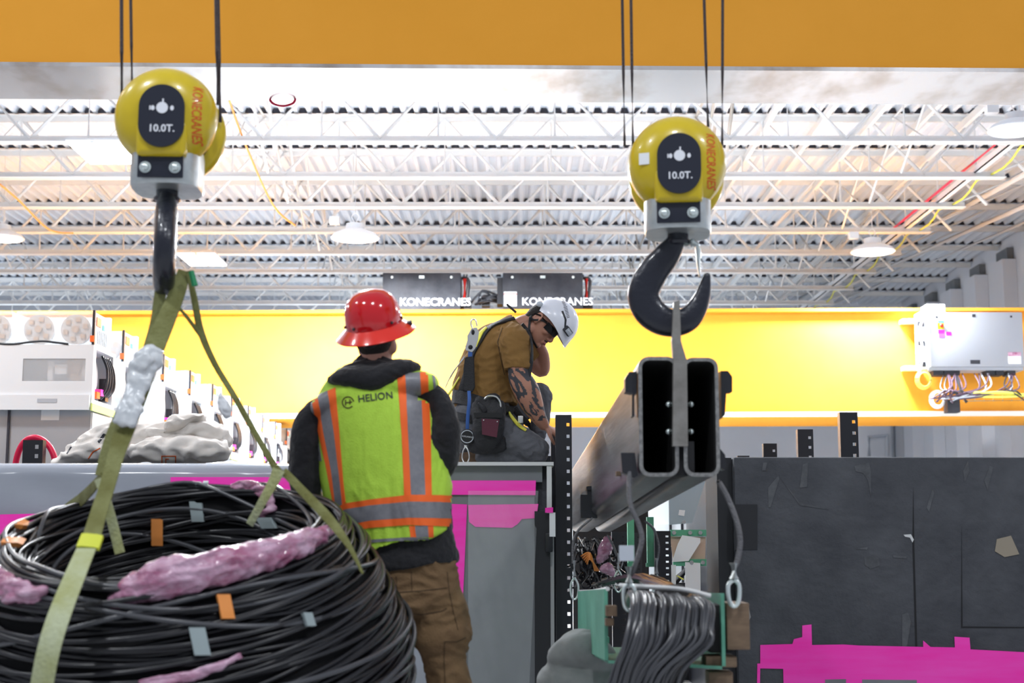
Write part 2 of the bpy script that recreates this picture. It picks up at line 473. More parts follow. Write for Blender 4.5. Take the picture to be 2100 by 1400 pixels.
# roof joists -------------------------------------------------------------
def make_joist():
    t = thing('roof_joist', '', 'joist', (0, 0, 0), 'white roof joists spanning the hall')
    zb, zt = CAMZ+5.07, CAMZ+5.98; x0, x1 = -20, 6.95
    bm = B()
    for s in (-1, 1):
        box(bm, (x0, s*.012, zb), (x1, s*.08, zb+.012)); box(bm, (x0, s*.012, zb), (x1, s*.022, zb+.09))
    build('bottom_chord', bm, M['joist_white'], t, False)
    bm = B()
    for s in (-1, 1):
        box(bm, (x0, s*.012, zt-.012), (9.95, s*.08, zt)); box(bm, (x0, s*.012, zt-.09), (9.95, s*.022, zt))
    build('top_chord', bm, M['joist_white'], t, False)
    bm = B(); rnd = random.Random(3); k = 0; x = x0+.3; p = 1.5
    while x < x1-.2:
        a = Vector((x, 0, zb+.05)); b = Vector((x+p*.5, 0, zt-.05)); c = Vector((x+p, 0, zb+.05))
        tube(bm, [a, b], .030, 4); tube(bm, [b, c], .030, 4)
        tube(bm, [b, Vector((b.x, 0, zb+.05))], .018, 4)
        x += p; k += 1
    tube(bm, [Vector((x1-.2, 0, zb+.04)), Vector((8.6, 0, zt-.05))], .02, 4)
    build('web', bm, M['joist_white'], t, False)
    bm = B(); x = -20.0  # dark plugs added for the shade in the flutes above the chord
    while x < 9.9:
        quadbox(bm, [(x+.066, -.03, ztop+.002), (x+.186, -.03, ztop+.002), (x+.165, -.03, ztop+.062), (x+.087, -.03, ztop+.062)], (0, .05, 0)); x += P
    build('flute_shade', bm, M['dark'], t, False, label='row of dark shapes for the shade in the roof flutes')['kind'] = 'stuff'
    return t
JY = [17.75 + 1.8*k for k in range(10)]
ords = ['nearest', 'second nearest', 'third nearest', 'fourth nearest', 'fifth nearest', 'sixth nearest', 'seventh nearest', 'eighth nearest', 'ninth nearest', 'farthest']
j0 = make_joist()
for k, y in enumerate(JY):
    o = j0 if k == 0 else dup(j0, (0, y, 0)); o.location = (0, y, 0)
    o['label'] = 'white open-web roof joist across the hall, %s of the row' % ords[k]
# bridging between the joists: lines running away from the camera
for X, lab in ((-9.6, 'far left above the white cabinets'), (-3.5, 'above the red helmet'), (2.6, 'above the right-hand hook block'), (5.4, 'beside the right cable tray')):
    bm = B(); zb, zt = CAMZ+5.11, CAMZ+5.93
    for a, b in zip(JY, JY[1:]):
        tube(bm, [(X, a+.09, zb+.02), (X, b-.09, zt)], .02, 4); tube(bm, [(X+.07, a+.09, zt), (X+.07, b-.09, zb+.02)], .02, 4)
        if X in (-3.5, 2.6):
            tube(bm, [(X+.3, a+.09, zt), (X+.3, (a+b)/2, zb+.1)], .024, 4); tube(bm, [(X-.25, b-.09, zt), (X-.25, (a+b)/2, zb+.2)], .016, 4)
    tube(bm, [(X, JY[0], zt), (X, JY[-1], zt)], .02, 4)
    o = build('roof_bracing', bm, [M['joist_dull'] if X in (2.6,) else M['joist_white']], None, False)
    tag(o, 'line of crossed white bracing between roof joists, ' + lab, 'bracing', 'bracing lines between the joists')
# small purlins on the right: thin members running away, visible as slanted lines
for i, X in enumerate((3.6, 4.35, 5.05, 5.75, 6.4)):
    bm = B(); box(bm, (X-.03, 17.7, CAMZ+5.80), (X+.03, 34, CAMZ+5.9))
    tag(build('roof_purlin', bm, M['joist_white'], None, False), 'thin white purlin under the deck right of the bracing, %s of five' % ('leftmost', 'second', 'third', 'fourth', 'rightmost')[i], 'purlin', 'thin purlins under the deck')
# cable channel on the joist ends
t = thing('cable_channel', 'white channel with a yellow and a red cable across the right joist ends', 'cable tray', (6.7, 16, CAMZ+5.17))
bm = B()
box(bm, (6.52, 15, CAMZ+5.14), (6.60, 34, CAMZ+5.16)); box(bm, (6.52, 15, CAMZ+5.14), (6.53, 34, CAMZ+5.24)); build('channel', bm, M['white_paint'], t, False)
bm = B(); tube(bm, [(6.78 + .05*math.sin(y*3.4), y, CAMZ+5.16+.04*math.cos(y*3.4)) for y in [15+.3*i for i in range(64)]], .016, 6); build('yellow_cable', bm, M['wire_yellow'], t)
bm = B(); tube(bm, [(6.46, 16, CAMZ+5.25), (6.46, 20, CAMZ+5.25), (6.46, 24, CAMZ+5.25)], .02, 6); build('red_cable', bm, M['red_hose'], t)
# sloping pipes on the right
for i, (a, b, r) in enumerate(((W(2160, 322, 20), W(1640, 615, 34), .06), (W(2160, 395, 21), W(1640, 628, 34.5), .05), (W(2160, 430, 22.5), W(1700, 628, 34.8), .03))):
    bm = B(); tube(bm, [a, b], r, 10)
    tag(build('ceiling_pipe', bm, M['white_paint'], None), 'white pipe running up along the right side of the roof, %s of three' % ('uppermost', 'middle', 'lowest')[i], 'pipe', 'white pipes along the right of the roof')
# thin orange and dark power cords under the left roof
for i, pts in enumerate(([(470, 205, 17), (505, 300, 18), (560, 420, 19.5), (605, 462, 20.5)], [(0, 378, 18), (40, 412, 19), (100, 470, 20.5), (150, 478, 21)])):
    bm = B(); tube(bm, [W(*p) for p in pts], .014, 6, 5)
    tag(build('hanging_cable', bm, M['band_orange'], None), ('thin orange cord hanging from the roof right of the left hook block', 'thin orange cord under the roof at the left edge')[i], 'cord')

# high bay lamps -------------------------------------------------------------
def make_bay():
    t = thing('high_bay_lamp', '', 'lamp', (0, 0, 0), 'round high bay lamps')
    bm = B(); lathe(bm, [(0, -.03), (.15, -.028), (.27, -.018), (.30, -.008), (.30, .012), (0, .012)], n=40); build('lens', bm, M['lamp'], t, label='glowing white lens')
    bm = B(); lathe(bm, [(.33, -.012), (.34, .0), (.30, .05), (.20, .10), (.13, .12), (.13, .20), (.06, .22), (0, .22)], n=40, close=False)
    lathe(bm, [(.33, -.012), (.305, -.01), (.30, .013), (.2, .014)], n=40, close=False); build('housing', bm, M['lamp_shell'], t)
    bm = B(); tube(bm, [(0, 0, .21), (.05, 0, .3), (0, 0, .36), (-.05, 0, .3), (0, 0, .21)], .008, 6, 4); tube(bm, [(0, 0, .36), (0, 0, 1.5)], .008, 6)
    build('hanger', bm, M['white_paint'], t)
    bm = B(); box(bm, (-.36, -.06, .20), (-.22, .06, .30)); build('driver_box', bm, M['lamp_shell'], t)
    return t
bay = make_bay(); first = True
def lamp_at(px, py, H, label, power):
    global first
    tan = (W(px, py, 1).z - CAMZ); Y = H/tan; p = W(px, py, Y)
    o = bay if first else dup(bay, p); o.location = p; first = False
    o['label'] = label
    area('hall_light', p + Vector((0, 0, -.05)), .55, power)
    return p
lamp_at(728, 488, 4.22, 'round glowing lamp hanging above the red helmet', 2500)
lamp_at(1790, 516, 4.40, 'round glowing lamp above the grey electrical box', 750)
lamp_at(2085, 266, 4.9, 'round glowing lamp at the upper right edge', 150)
lamp_at(3, 488, 4.6, 'round glowing lamp at the left edge', 400)
def make_panel():
    t = thing('panel_lamp', '', 'lamp', (0, 0, 0), 'twin panel lamps')
    for s in (-1, 1):
        bm = B(); box(bm, (s*.17-.14, -.5, 0), (s*.17+.14, .5, .02), bev=.004); build('panel', bm, M['lamp'], t, False)
    bm = B(); box(bm, (-.32, -.52, .022), (.32, .52, .05)); box(bm, (-.025, -.5, .0), (.025, .5, .05)); build('frame', bm, M['lamp_shell'], t, False)
    bm = B()
    for s in (-1, 1): tube(bm, [(s*.2, 0, .05), (s*.2, 0, 1.25)], .006, 6)
    build('hanger', bm, M['white_paint'], t)
    return t
pn = make_panel()
for i, (px, py, H, lab) in enumerate(((213, 315, 4.75, 'twin rectangular lamp left of the left hook block'), (415, 534, 4.75, 'twin rectangular lamp right of the left hook'))):
    tan = (W(px, py, 1).z - CAMZ); Y = H/tan; p = W(px, py, Y)
    o = pn if i == 0 else dup(pn, p); o.location = p; o['label'] = lab
    area('panel_light', p + Vector((0, 0, -.03)), .8, 250)

# near crane girder ---------------------------------------------------------------
GY, GH = 7.0, 0
zb = W(1050, 143, GY).z; gy2 = (zb-CAMZ)/(W(1050, 209, 1).z-CAMZ)
t = thing('crane_girder', 'orange-yellow crane girder with bare steel underside across the top', 'crane girder', (0, GY, zb))
Rm = Matrix.Translation((0, GY, zb)) @ Matrix.Rotation(R(.35), 4, 'Z') @ Matrix.Rotation(R(.25), 4, 'Y') @ Matrix.Translation((0, -GY, -zb))
bm = B(); box(bm, (-9, GY+.004, zb+.022), (9, gy2-.02, zb+1.0), Rm); build('web_box', bm, M['crane_yellow'], t, False)
bm = B(); box(bm, (-9, GY-.012, zb), (9, gy2, zb+.021), Rm); build('bottom_plate', bm, M['flange_steel'], t, False, label='bare reflective steel underside plate')
bm = B(); tube(bm, [W(553, 203, gy2-.03), W(560, 212, gy2-.03), W(580, 217, gy2-.03), W(600, 212, gy2-.03), W(606, 203, gy2-.03)], .006, 8, 5); build('cable_loop', bm, M['red_hose'], t)

# far crane girder ---------------------------------------------------------------
FY = 22.0
zb = W(1050, 856, FY).z; zt = W(1050, 634, FY).z; fy2 = (zb-CAMZ)/(W(1050, 876, 1).z-CAMZ)
t = thing('crane_girder', 'brightly lit yellow crane girder behind the two workers', 'crane girder', (0, FY, zb))
Rf = Matrix.Translation((0, FY, zb)) @ Matrix.Rotation(R(-.2), 4, 'Y') @ Matrix.Translation((0, -FY, -zb))
bm = B(); box(bm, (-18, FY+.13, zb+.03), (9.5, fy2-.1, zt-.03), Rf); build('web_box', bm, M['crane_yellow'], t, False)
bm = B(); box(bm, (-18, FY, zb), (9.5, fy2, zb+.028), Rf); build('bottom_flange', bm, M['crane_yellow'], t, False)
bm = B(); box(bm, (-18, FY, zt-.05), (9.5, fy2, zt), Rf); build('top_flange', bm, M['crane_yellow'], t, False)
bm = B(); box(bm, (-18, FY-.012, zb-.002), (9.5, FY-.001, zb+.075), Rf); build('flange_edge', bm, M['flange_edge'], t, False, label='pale lit edge of the lower flange')

# control boxes on the far girder ---------------------------------------------------------------
def ctrl_box(x0, x1, txt_lab, sticker, big):
    Y = 22.03; a = W(x0, 628, Y); b = W(x1, 559, Y)
    z0 = (Rf @ Vector((a.x, Y, zt))).z + .004
    t = thing('control_box', txt_lab, 'control box', (a.x, Y, z0), 'black control boxes on the far girder')
    bm = B(); box(bm, (a.x, Y, z0), (b.x, Y+.6, b.z), bev=.012); build('housing', bm, M['box_black'], t, True)
    h = b.z-z0; cx = (a.x+b.x)/2
    text_obj('lettering', 'KONECRANES', .17, facecam((b.x-.40, Y-.002, z0+.12)), M['print_white'], t, .002, .003, 1.02)
    bm = B()
    box(bm, (cx-.04, Y-.02, b.z-.09), (cx+.04, Y-.002, b.z-.05)); build('latch', bm, M['zinc'], t)
    pieces('bolt', [lambda bm, k=k: ball(bm, (a.x+(b.x-a.x)*k, Y-.004, b.z-.07), (.022, .012, .022)) for k in (.12, .88)], M['zinc'], t)
    if sticker:
        bm = B(); box(bm, (a.x+.02, Y-.005, z0+.05), (a.x+.22, Y-.001, z0+.28)); build('sticker', bm, M['paper'], t, False)
        bm = B(); box(bm, (a.x+.02, Y-.008, z0+.235), (a.x+.22, Y-.0055, z0+.25)); build('sticker_stripe', bm, M['red_part'], t, False)
    bm = B(); box(bm, (b.x+.002, Y+.1, z0), (b.x+.16, Y+.4, z0+.15)); tube(bm, [(b.x+.02, Y+.15, b.z-.06), (b.x+.12, Y+.1, b.z-.12), (b.x+.08, Y+.1, z0+.1)], .03, 8, 4); build('connector', bm, M['black'], t)
    bm = B(); tube(bm, [(b.x+.06, Y+.1, b.z-.08), (b.x+.06, Y+.1, z0+.2)], .035, 8); build('plug', bm, M['red_part'], t, label='red plug')
    if big:
        bm = B(); box(bm, (a.x-.09, Y+.1, z0+.1), (a.x-.002, Y+.4, b.z-.06)); build('side_housing', bm, M['black'], t, False)
ctrl_box(784, 945, 'black control box with white lettering right of the red helmet', False, False)
ctrl_box(1031, 1195, 'black control box above the white helmet, with paper sticker', True, True)
t = thing('cable_bundle', 'tangle of black cables between the two black control boxes', 'cables', W(1000, 622, 22.25))
bm = B(); rnd = random.Random(5)
for k in range(9):
    a = W(960+rnd.random()*25, 624, 22.2); b = W(1020+rnd.random()*20, 600+rnd.random()*22, 22.25); m_ = W(985+rnd.random()*25, 592+rnd.random()*26, 22.1)
    tube(bm, [a, m_, b], .016, 6, 6)
box(bm, W(988, 628, 22.2), W(1005, 612, 22.35)); build('cable', bm, M['black'], t)

# electrical box on the far girder's face ---------------------------------------------------------------
Y = 21.55; a = W(1909, 752, Y); b = W(2096, 640, Y)
t = thing('electrical_box', 'light grey electrical box mounted on the far yellow girder at right', 'electrical box', (a.x, Y, a.z))
bm = B(); box(bm, (a.x, Y, a.z), (b.x, Y+.42, b.z), bev=.01); box(bm, (a.x-.03, Y+.02, a.z-.05), (b.x-.01, Y+.40, a.z-.001)); build('housing', bm, M['box_white'], t)
wx = lambda px: W(px, 700, Y).x
wz = lambda py: W(2000, py, Y).z
def rect(px0, py0, px1, py1, m, nm, d=.004, parent=t, yy=Y):
    bm = B(); box(bm, (W(px0, 700, yy).x, yy-d, W(2000, py1, yy).z), (W(px1, 700, yy).x, yy-.001, W(2000, py0, yy).z)); return build(nm, bm, m, parent, False)
rect(1924, 660, 1937, 675, M['hook_yellow'], 'switch_plate'); rect(1925, 658, 1937, 662, M['teal'], 'green_label', .005)
rect(1925, 676, 1938, 684, M['magenta'], 'pink_label'); rect(1926, 684, 1938, 693, M['purple'], 'purple_label'); rect(1941, 680, 1952, 688, M['magenta'], 'pink_label')
bm = B(); ball(bm, W(1931, 667, Y-.02), (.03, .02, .03)); build('rotary_switch', bm, M['red_part'], t, label='red rotary switch')
rect(2066, 722, 2092, 746, M['paper'], 'sticker'); rect(2066, 722, 2092, 730, M['pink_wrap'], 'sticker_band', .006); rect(1988, 738, 2008, 746, M['box_black'], 'badge')
rect(1996, 644, 2003, 650, M['box_black'], 'latch'); rect(1921, 648, 1925, 652, M['box_black'], 'latch'); rect(2074, 647, 2078, 651, M['box_black'], 'latch')
pieces('cable_gland', [lambda bm, x0=x0, x1=x1: box(bm, (wx(x0), Y+.05, wz(768)), (wx(x1), Y+.3, a.z-.052)) for x0, x1 in ((1913, 1934), (1936, 1968), (2022, 2040), (2042, 2058), (2066, 2082))], M['box_black'], t, smooth=False)
bm = B(); box(bm, (W(1892, 700, Y).x, Y+.05, a.z-.02), (a.x-.004, Y+.40, b.z+.02)); box(bm, (W(1905, 700, Y).x, Y+.02, b.z+.001), (W(1942, 700, Y).x, Y+.35, b.z+.13)); build('side_module', bm, M['cab_white'], t, False)
pieces('bracket', [lambda bm, z=z: box(bm, (W(1866, 700, Y).x, Y+.35, z-.03), (a.x, Y+.56, z+.03)) for z in (wz(650), wz(748))], M['white_paint'], t, smooth=False)
pieces('terminal', [lambda bm, py=py: box(bm, (W(1884, 700, Y).x, Y+.04, wz(py+6)), (W(1898, 700, Y).x, Y+.049, wz(py-4))) for py in (662, 702, 745)], M['box_black'], t, smooth=False)
bm = B(); tube(bm, [W(1895, 650, Y-.02), W(1886, 680, Y-.03), W(1893, 720, Y-.02), W(1885, 770, Y)], .02, 6, 5); build('white_cable', bm, M['white_paint'], t)
t = thing('wire_basket', 'galvanised wire basket full of cables under the grey electrical box', 'cable tray', W(2000, 815, 21.6))
bm = B()
for dz in (0, 1, 2):
    for yy in (21.35, 21.65): tube(bm, [W(1975, 822-dz*7, yy), W(2150, 820-dz*7, yy)], .006, 5)
for k in range(9):
    x = 1980+k*19; tube(bm, [W(x, 822, 21.35), W(x, 808, 21.35)], .006, 5); tube(bm, [W(x, 822, 21.35), W(x, 822, 21.65)], .006, 5)
build('wire_mesh', bm, M['galv'], t)
bm = B(); rnd = random.Random(11)
cols = ['wire_violet', 'wire_violet', 'black', 'wire_yellow', 'pipe_grey']
for ci, cn in enumerate(cols):
    bm = B()
    for k in range(7 if ci < 3 else 3):
        x0 = 1930+rnd.random()*150; x1 = 1905+rnd.random()*60 if ci != 2 else x0+rnd.random()*50
        pts = [W(x0, 766, 21.6), W(x0+rnd.uniform(-12, 12), 790+rnd.random()*10, 21.4), W((x0+x1)/2, 800+rnd.random()*14, 21.3), W(x1, 812+rnd.random()*14, 21.35)]
        if ci == 3: pts = [W(1960+rnd.random()*60, 800+rnd.random()*12, 21.35), W(2020+rnd.random()*50, 800+rnd.random()*14, 21.3), W(2140, 808+rnd.random()*8, 21.4)]
        tube(bm, pts, .012 if ci != 3 else .02, 6, 5)
    build('cable', bm, M[cn], t)
bm = B(); box(bm, W(1944, 845, 21.5), W(1960, 822, 21.7)); build('bracket', bm, M['box_black'], t, False)
for (cx, cy, r, m_) in ((1896, 778, .105, 'wire_yellow'), (1924, 818, .10, 'white_paint')):
    bm = B()
    for q in range(4):
        loop(bm, [W(cx, cy, 21.5) + Vector(((r+q*.012-.02)*math.cos(a), .02*q, (r+.012*q)*math.sin(a))) for a in [2*PI*i/30 for i in range(30)]], .01, 6)
    o = build('cable_coil', bm, M[m_], t)

# pipes on the back wall ---------------------------------------------------------------
for i, (px, m_, r) in enumerate(((1832, 'pipe_grey', .06), (1858, 'pipe_grey', .07), (1892, 'purple', .03), (1915, 'pipe_grey', .03), (1985, 'pipe_grey', .07), (1999, 'pipe_grey', .05))):
    x = W(px, 900, 35.8).x; bm = B(); tube(bm, [(x, 35.8, 0), (x, 35.8, 3.9)], r, 10)
    tag(build('wall_pipe', bm, M[m_], None), ['thin grey pipe', 'thick grey pipe right of the tall black upright', 'thin purple pipe', 'thin grey pipe right of the purple pipe', 'thick grey pipe farther right', 'grey pipe at the far right'][i] + ' on the back wall', 'pipe')
bm = B(); tube(bm, [W(1782, 935, 35.7), W(1782, 896, 35.7), W(1820, 892, 35.7), W(1820, 935, 35.7)], .05, 8)
tag(build('pipe_bend', bm, M['pipe_grey'], None), 'grey bent pipe on the back wall right of the tall black upright', 'pipe')
bm = B(); tube(bm, [W(1890, 930, 35.3), W(2000, 905, 35.3), W(2160, 875, 35.3)], .03, 8, 4)
tag(build('wall_conduit', bm, M['pipe_grey'], None), 'thin grey conduit slanting up the back wall at right', 'pipe')

# ================================================================== white cabinets, left
def make_cabinet(full):
    t = thing('power_cabinet', '', 'cabinet', (0, 0, 0), 'white power cabinets in a row')
    Wd = 1.9; D = .62
    zt = CAMZ+1.79+.0; z1 = zt-.275; z2 = zt-.70; z3 = zt-.755; z4 = 0
    bm = B(); box(bm, (-Wd, 0, z1-.03), (0, D, z1)); box(bm, (-Wd, 0, z2), (0, .012, z1-.03)) if not full else None
    if full:
        for a, b in (((-Wd, 0, z1-.11), (0, .012, z1-.03)), ((-Wd, 0, z2), (0, .012, z2+.14)), ((-.06, 0, z2+.14), (0, .012, z1-.11)), ((-Wd, 0, z2+.14), (-.545, .012, z1-.11))):
            box(bm, a, b)
    box(bm, (-Wd, 0, z2-.03), (0, D, z2)); box(bm, (-Wd, -.03, z3-.03), (-.01, .0, z2+.03))
    for y in (.02, D-.07): box(bm, (-.05, y, z2), (0, y+.05, z1-.03))
    box(bm, (-Wd, D-.02, z2), (0, D, z1-.03)); build('frame', bm, M['cab_white'], t, False)
    bm = B(); box(bm, (-Wd, .05, z4), (-.02, D-.03, z2-.03)); build('lower_panel', bm, M['cab_grey'], t, False)
    bm = B(); box(bm, (-.019, .05, .0), (-.002, D-.03, z2-.1)); build('side_panel', bm, M['cab_white'], t, False)
    bm = B(); box(bm, (-.001, -.02, z2-.09), (.012, D, z2-.035)); build('label_rail', bm, M['yellow_rail'], t, False, label='pale yellow label rail')
    # clear top boxes with two round drives each
    for kx in (0, 1, 2):
        x1 = -.02 - kx*.63; x0 = x1-.60
        bm = B(); box(bm, (x0, .01, z1+.002), (x1, .42, zt-.01), bev=.012); c = build('clear_cover', bm, M['clear'], t)
        if kx == 2: continue
        for dx in (.15, .44):
            bm = B(); Mx = Matrix.Translation((x0+dx, .16, z1+.135)) @ Matrix.Rotation(R(90), 4, 'X')
            lathe(bm, [(0, 0), (.115, 0), (.12, .01), (.12, .05), (0, .05)], Mx, 28); d = build('round_drive', bm, M['disc'], t)
            bm = B(); lathe(bm, [(0, .052), (.028, .052), (.028, .075), (0, .075)], Mx, 16)
            for q in range(6):
                a = q*PI/3+.3; box(bm, (-.018, -.018, .052), (.018, .018, .062), Mx @ Matrix.Translation((.08*math.cos(a), .08*math.sin(a), 0)))
            build('hub', bm, M['copper'], d)
    bm = B(); box(bm, (-.019, .02, z1+.0), (-.004, .4, zt-.02)); box(bm, (-1.9, .40, z1+.0), (0, .46, zt-.0)); build('end_cover', bm, M['cab_white'], t, False)
    bm = B(); box(bm, (-.018, -.004, z1), (.001, .02, zt-.005)); build('edge_strip', bm, M['plate_navy'], t, False, label='dark blue edge strip')
    pieces('vent_slot', [lambda bm, q=q: box(bm, (-.003, .10+q*.045, z1+.02), (.001, .115+q*.045, z1+.13)) for q in range(6)], M['pipe_grey'], t, smooth=False)
    pieces('orange_label', [lambda bm: box(bm, (-.003, .05, zt-.12), (.002, .17, zt-.05)), lambda bm: box(bm, (-.03, -.012, z1+.02), (-.001, .03, z1+.07))], M['orange'], t, smooth=False)
    bm = B(); box(bm, (-.003, .22, zt-.13), (.002, .28, zt-.09)); build('teal_label', bm, M['teal'], t, False)
    # open bay: drive, cables, handles
    bm = B(); Mx = Matrix.Translation((-.10, .18, z2+.2)) @ Matrix.Rotation(R(90), 4, 'Y'); lathe(bm, [(0, 0), (.13, 0), (.13, .05), (0, .05)], Mx, 24); build('bay_drive', bm, M['disc'], t)
    bm = B()
    for q in range(4): tube(bm, [(-.02, .3+q*.06, z1-.05), (.015, .34+q*.06, z1-.16), (.02, .3+q*.07, z2+.12), (-.03, .28+q*.05, z2+.03)], .011, 6, 5)
    box(bm, (-.06, .38, z2+.02), (-.005, .47, z2+.2)); build('black_cable', bm, M['black'], t)
    pieces('orange_handle', [lambda bm: box(bm, (-.05, .12, z2+.02), (.004, .2, z2+.07)), lambda bm: box(bm, (-.05, .45, z2+.09), (.006, .52, z2+.14))], M['orange'], t, smooth=False)
    bm = B(); box(bm, (-.05, .22, z2+.05), (.005, .30, z2+.10)); build('magenta_clip', bm, M['magenta'], t, False)
    return t, zt, z1, z2, z3
cab_full, zt_, z1_, z2_, z3_ = make_cabinet(True)
# extras only on the front cabinet: window content, paper, vertical seam
bm = B(); box(bm, (-.545, .004, z2_+.14), (-.06, .010, z1_-.11)); build('window_pane', bm, M['clear'], cab_full, False)
bm = B(); box(bm, (-.37, .06, z2_+.15), (-.33, .10, z1_-.12)); box(bm, (-.31, .05, z2_+.2), (-.22, .09, z1_-.15)); build('terminal_strip', bm, M['paper'], cab_full, False)
bm = B(); Mx = Matrix.Translation((-.15, .12, z2_+.25)) @ Matrix.Rotation(R(90), 4, 'X'); lathe(bm, [(.012, .06), (.035, .06), (.035, .04), (.10, .04), (.10, 0), (0, 0)], Mx, 24); build('round_drive', bm, M['copper'], cab_full)
bm = B(); box(bm, (-.40, .043, z2_-.16), (-.26, .049, z2_-.04)); build('paper_sheet', bm, M['paper'], cab_full, False)
bm = B(); box(bm, (-.655, .03, 0), (-.640, .049, z2_-.03)); build('door_gap', bm, M['dark'], cab_full, False)
bm = B(); box(bm, (-.41, -.034, z2_-.03), (-.26, -.031, z2_+.0)); build('door_latch', bm, M['pipe_grey'], cab_full, False)
bm = B(); tube(bm, [(-1.5+q*.1, .0, z1_+.015+.012*math.sin(q*1.3)) for q in range(14)], .009, 6, 3); build('black_cable', bm, M['black'], cab_full)
p0 = W(193, 700, 10.95); cab_full.location = (p0.x, 10.95, 0)
cab_full['label'] = 'nearest white power cabinet, clear top boxes and paper sheet on its lower panel'
cab, *_ = make_cabinet(False)
for k in range(1, 10):
    o = cab if k == 1 else dup(cab)
    o.location = (p0.x - .02 - .035*k, 10.95 + 1.3*k + (.0 if k > 1 else -.25), 0)
    o['label'] = 'white power cabinet in the receding left row, %s' % ['', 'directly behind the nearest', 'third from the front', 'fourth from the front', 'fifth from the front', 'sixth from the front', 'seventh from the front', 'eighth from the front', 'ninth from the front', 'last and farthest'][k]

# ================================================================== blocks in the middle distance
BY = 7.3
ztL = W(1000, 948, BY).z
t = thing('wrapped_block', 'long grey plastic-wrapped concrete block behind the red-helmeted worker', 'concrete block', (-2, BY, 0))
xr = W(1126, 948, BY).x
bm = B(); box(bm, (-4.6, BY+.03, 0), (xr, 9.7, ztL-.02)); build('concrete_core', bm, M['concrete'], t, False)
# rounded wrapping over the left part
bm = B(); nx, nz = 150, 46; g = []
x0, x1 = -4.62, W(905, 1000, BY).x
for i in range(nx+1):
    row = []
    for j in range(nz+1):
        x = x0+(x1-x0)*i/nx; k = j/nz
        if k < .30: a = k/.30*PI/2; y = BY-.02+.10*(1-math.sin(a)); z = ztL-.075+.075*math.cos(a)   # rolled top edge
        else: y = BY-.02; z = (ztL-.075)*(1-(k-.30)/.70)
        nn = noise.noise(Vector((x*1.3, z*3, 1)))*.022 + noise.noise(Vector((x*3.1, z*6+x*2, 4)))*.010 + abs(noise.noise(Vector((x*2.0+z*3, z*2-x, 9))))*-.02
        if k < .3: nn *= k/.3
        row.append(bm.verts.new((x, y+nn-.0, z)))
    g.append(row)
for i in range(nx):
    for j in range(nz): bm.faces.new((g[i][j], g[i+1][j], g[i+1][j+1], g[i][j+1]))
build('plastic_wrap', bm, M['wrap'], t, True, angle=None)
pxX = lambda px, Y=BY: W(px, 1000, Y).x
pzZ = lambda py, Y=BY: W(1050, py, Y).z
bm = B(); box(bm, (x1-.05, BY-.005, 0), (pxX(1096), BY+.028, ztL-.10)); box(bm, (x1-.05, BY-.012, ztL-.10), (pxX(1112), BY+.028, ztL-.016)); build('front_panel', bm, M['wrap_dark'], t, False)
bm = B(); box(bm, (x1-.06, BY-.05, ztL-.018), (pxX(1135), BY+.2, ztL)); build('top_lip', bm, M['white_lip'], t, False)
bm = B(); box(bm, (pxX(1121), BY-.045, pzZ(1052)), (pxX(1131), BY+.2, ztL-.019)); box(bm, (pxX(1128), BY+.031, 0), (pxX(1136), BY+.2, pzZ(1052))); build('end_post', bm, M['white_lip'], t, False)
bm = B(); box(bm, (pxX(1096), BY-.02, 0), (pxX(1128), BY+.028, pzZ(1048))); build('dark_edge', bm, M['concrete_dark'], t, False)
bm = B(); box(bm, (pxX(1117), BY-.05, pzZ(1132)), (pxX(1133), BY-.021, pzZ(1092)), bev=.01); build('handle', bm, M['black'], t)
bm = B(); box(bm, (pxX(1126), BY-.055, pzZ(1100)), (pxX(1138), BY-.046, pzZ(1051))); build('hanging_tag', bm, M['paper'], t, False)
def sheet(name, pts, m, y, parent, th=.004):
    bm = B(); quadbox(bm, [W(px, py, y) for px, py in pts], (0, -th, 0)); return build(name, bm, m, parent, False)
sheet('magenta_tape', [(900, 985), (1099, 985), (1098, 1015), (900, 1014)], M['magenta'], BY-.012, t)
sheet('magenta_tape', [(925, 1033), (958, 1034), (953, 1150), (946, 1300), (938, 1200), (925, 1120)], M['magenta'], BY-.008, t)
sheet('magenta_tape', [(960, 1035), (1104, 1033), (1100, 1062), (1070, 1064), (1062, 1074), (1050, 1082), (975, 1080), (962, 1070)], M['magenta'], BY-.006, t)
sheet('magenta_tape', [(1118, 1041), (1134, 1040), (1134, 1051), (1118, 1051)], M['magenta'], BY-.055, t)
sheet('magenta_tape', [(350, 978), (560, 978), (650, 985), (650, 1015), (560, 1003), (350, 1002)], M['magenta'], BY-.075, t)
sheet('magenta_tape', [(-60, 1056), (110, 1052), (135, 1060), (135, 1100), (-60, 1100)], M['magenta'], BY-.075, t)
bm = B(); g = []; na, nb = 40, 60
for i in range(na+1):
    row = []
    for j in range(nb+1):
        px = 960+ (1104-960)*i/na - 22*(j/nb)*(i/na); py = 1006+ (1480-1006)*j/nb
        p = W(px, py, BY-.035); nn = noise.noise(Vector((p.x*6, p.z*2, 3)))*.035+noise.noise(Vector((p.x*22+p.z*6, p.z*3, 3)))*.014
        row.append(bm.verts.new(p+Vector((0, nn, 0))))
    g.append(row)
for i in range(na):
    for j in range(nb): bm.faces.new((g[i][j], g[i+1][j], g[i+1][j+1], g[i][j+1]))
build('clear_film', bm, M['film'], t, True, angle=None)

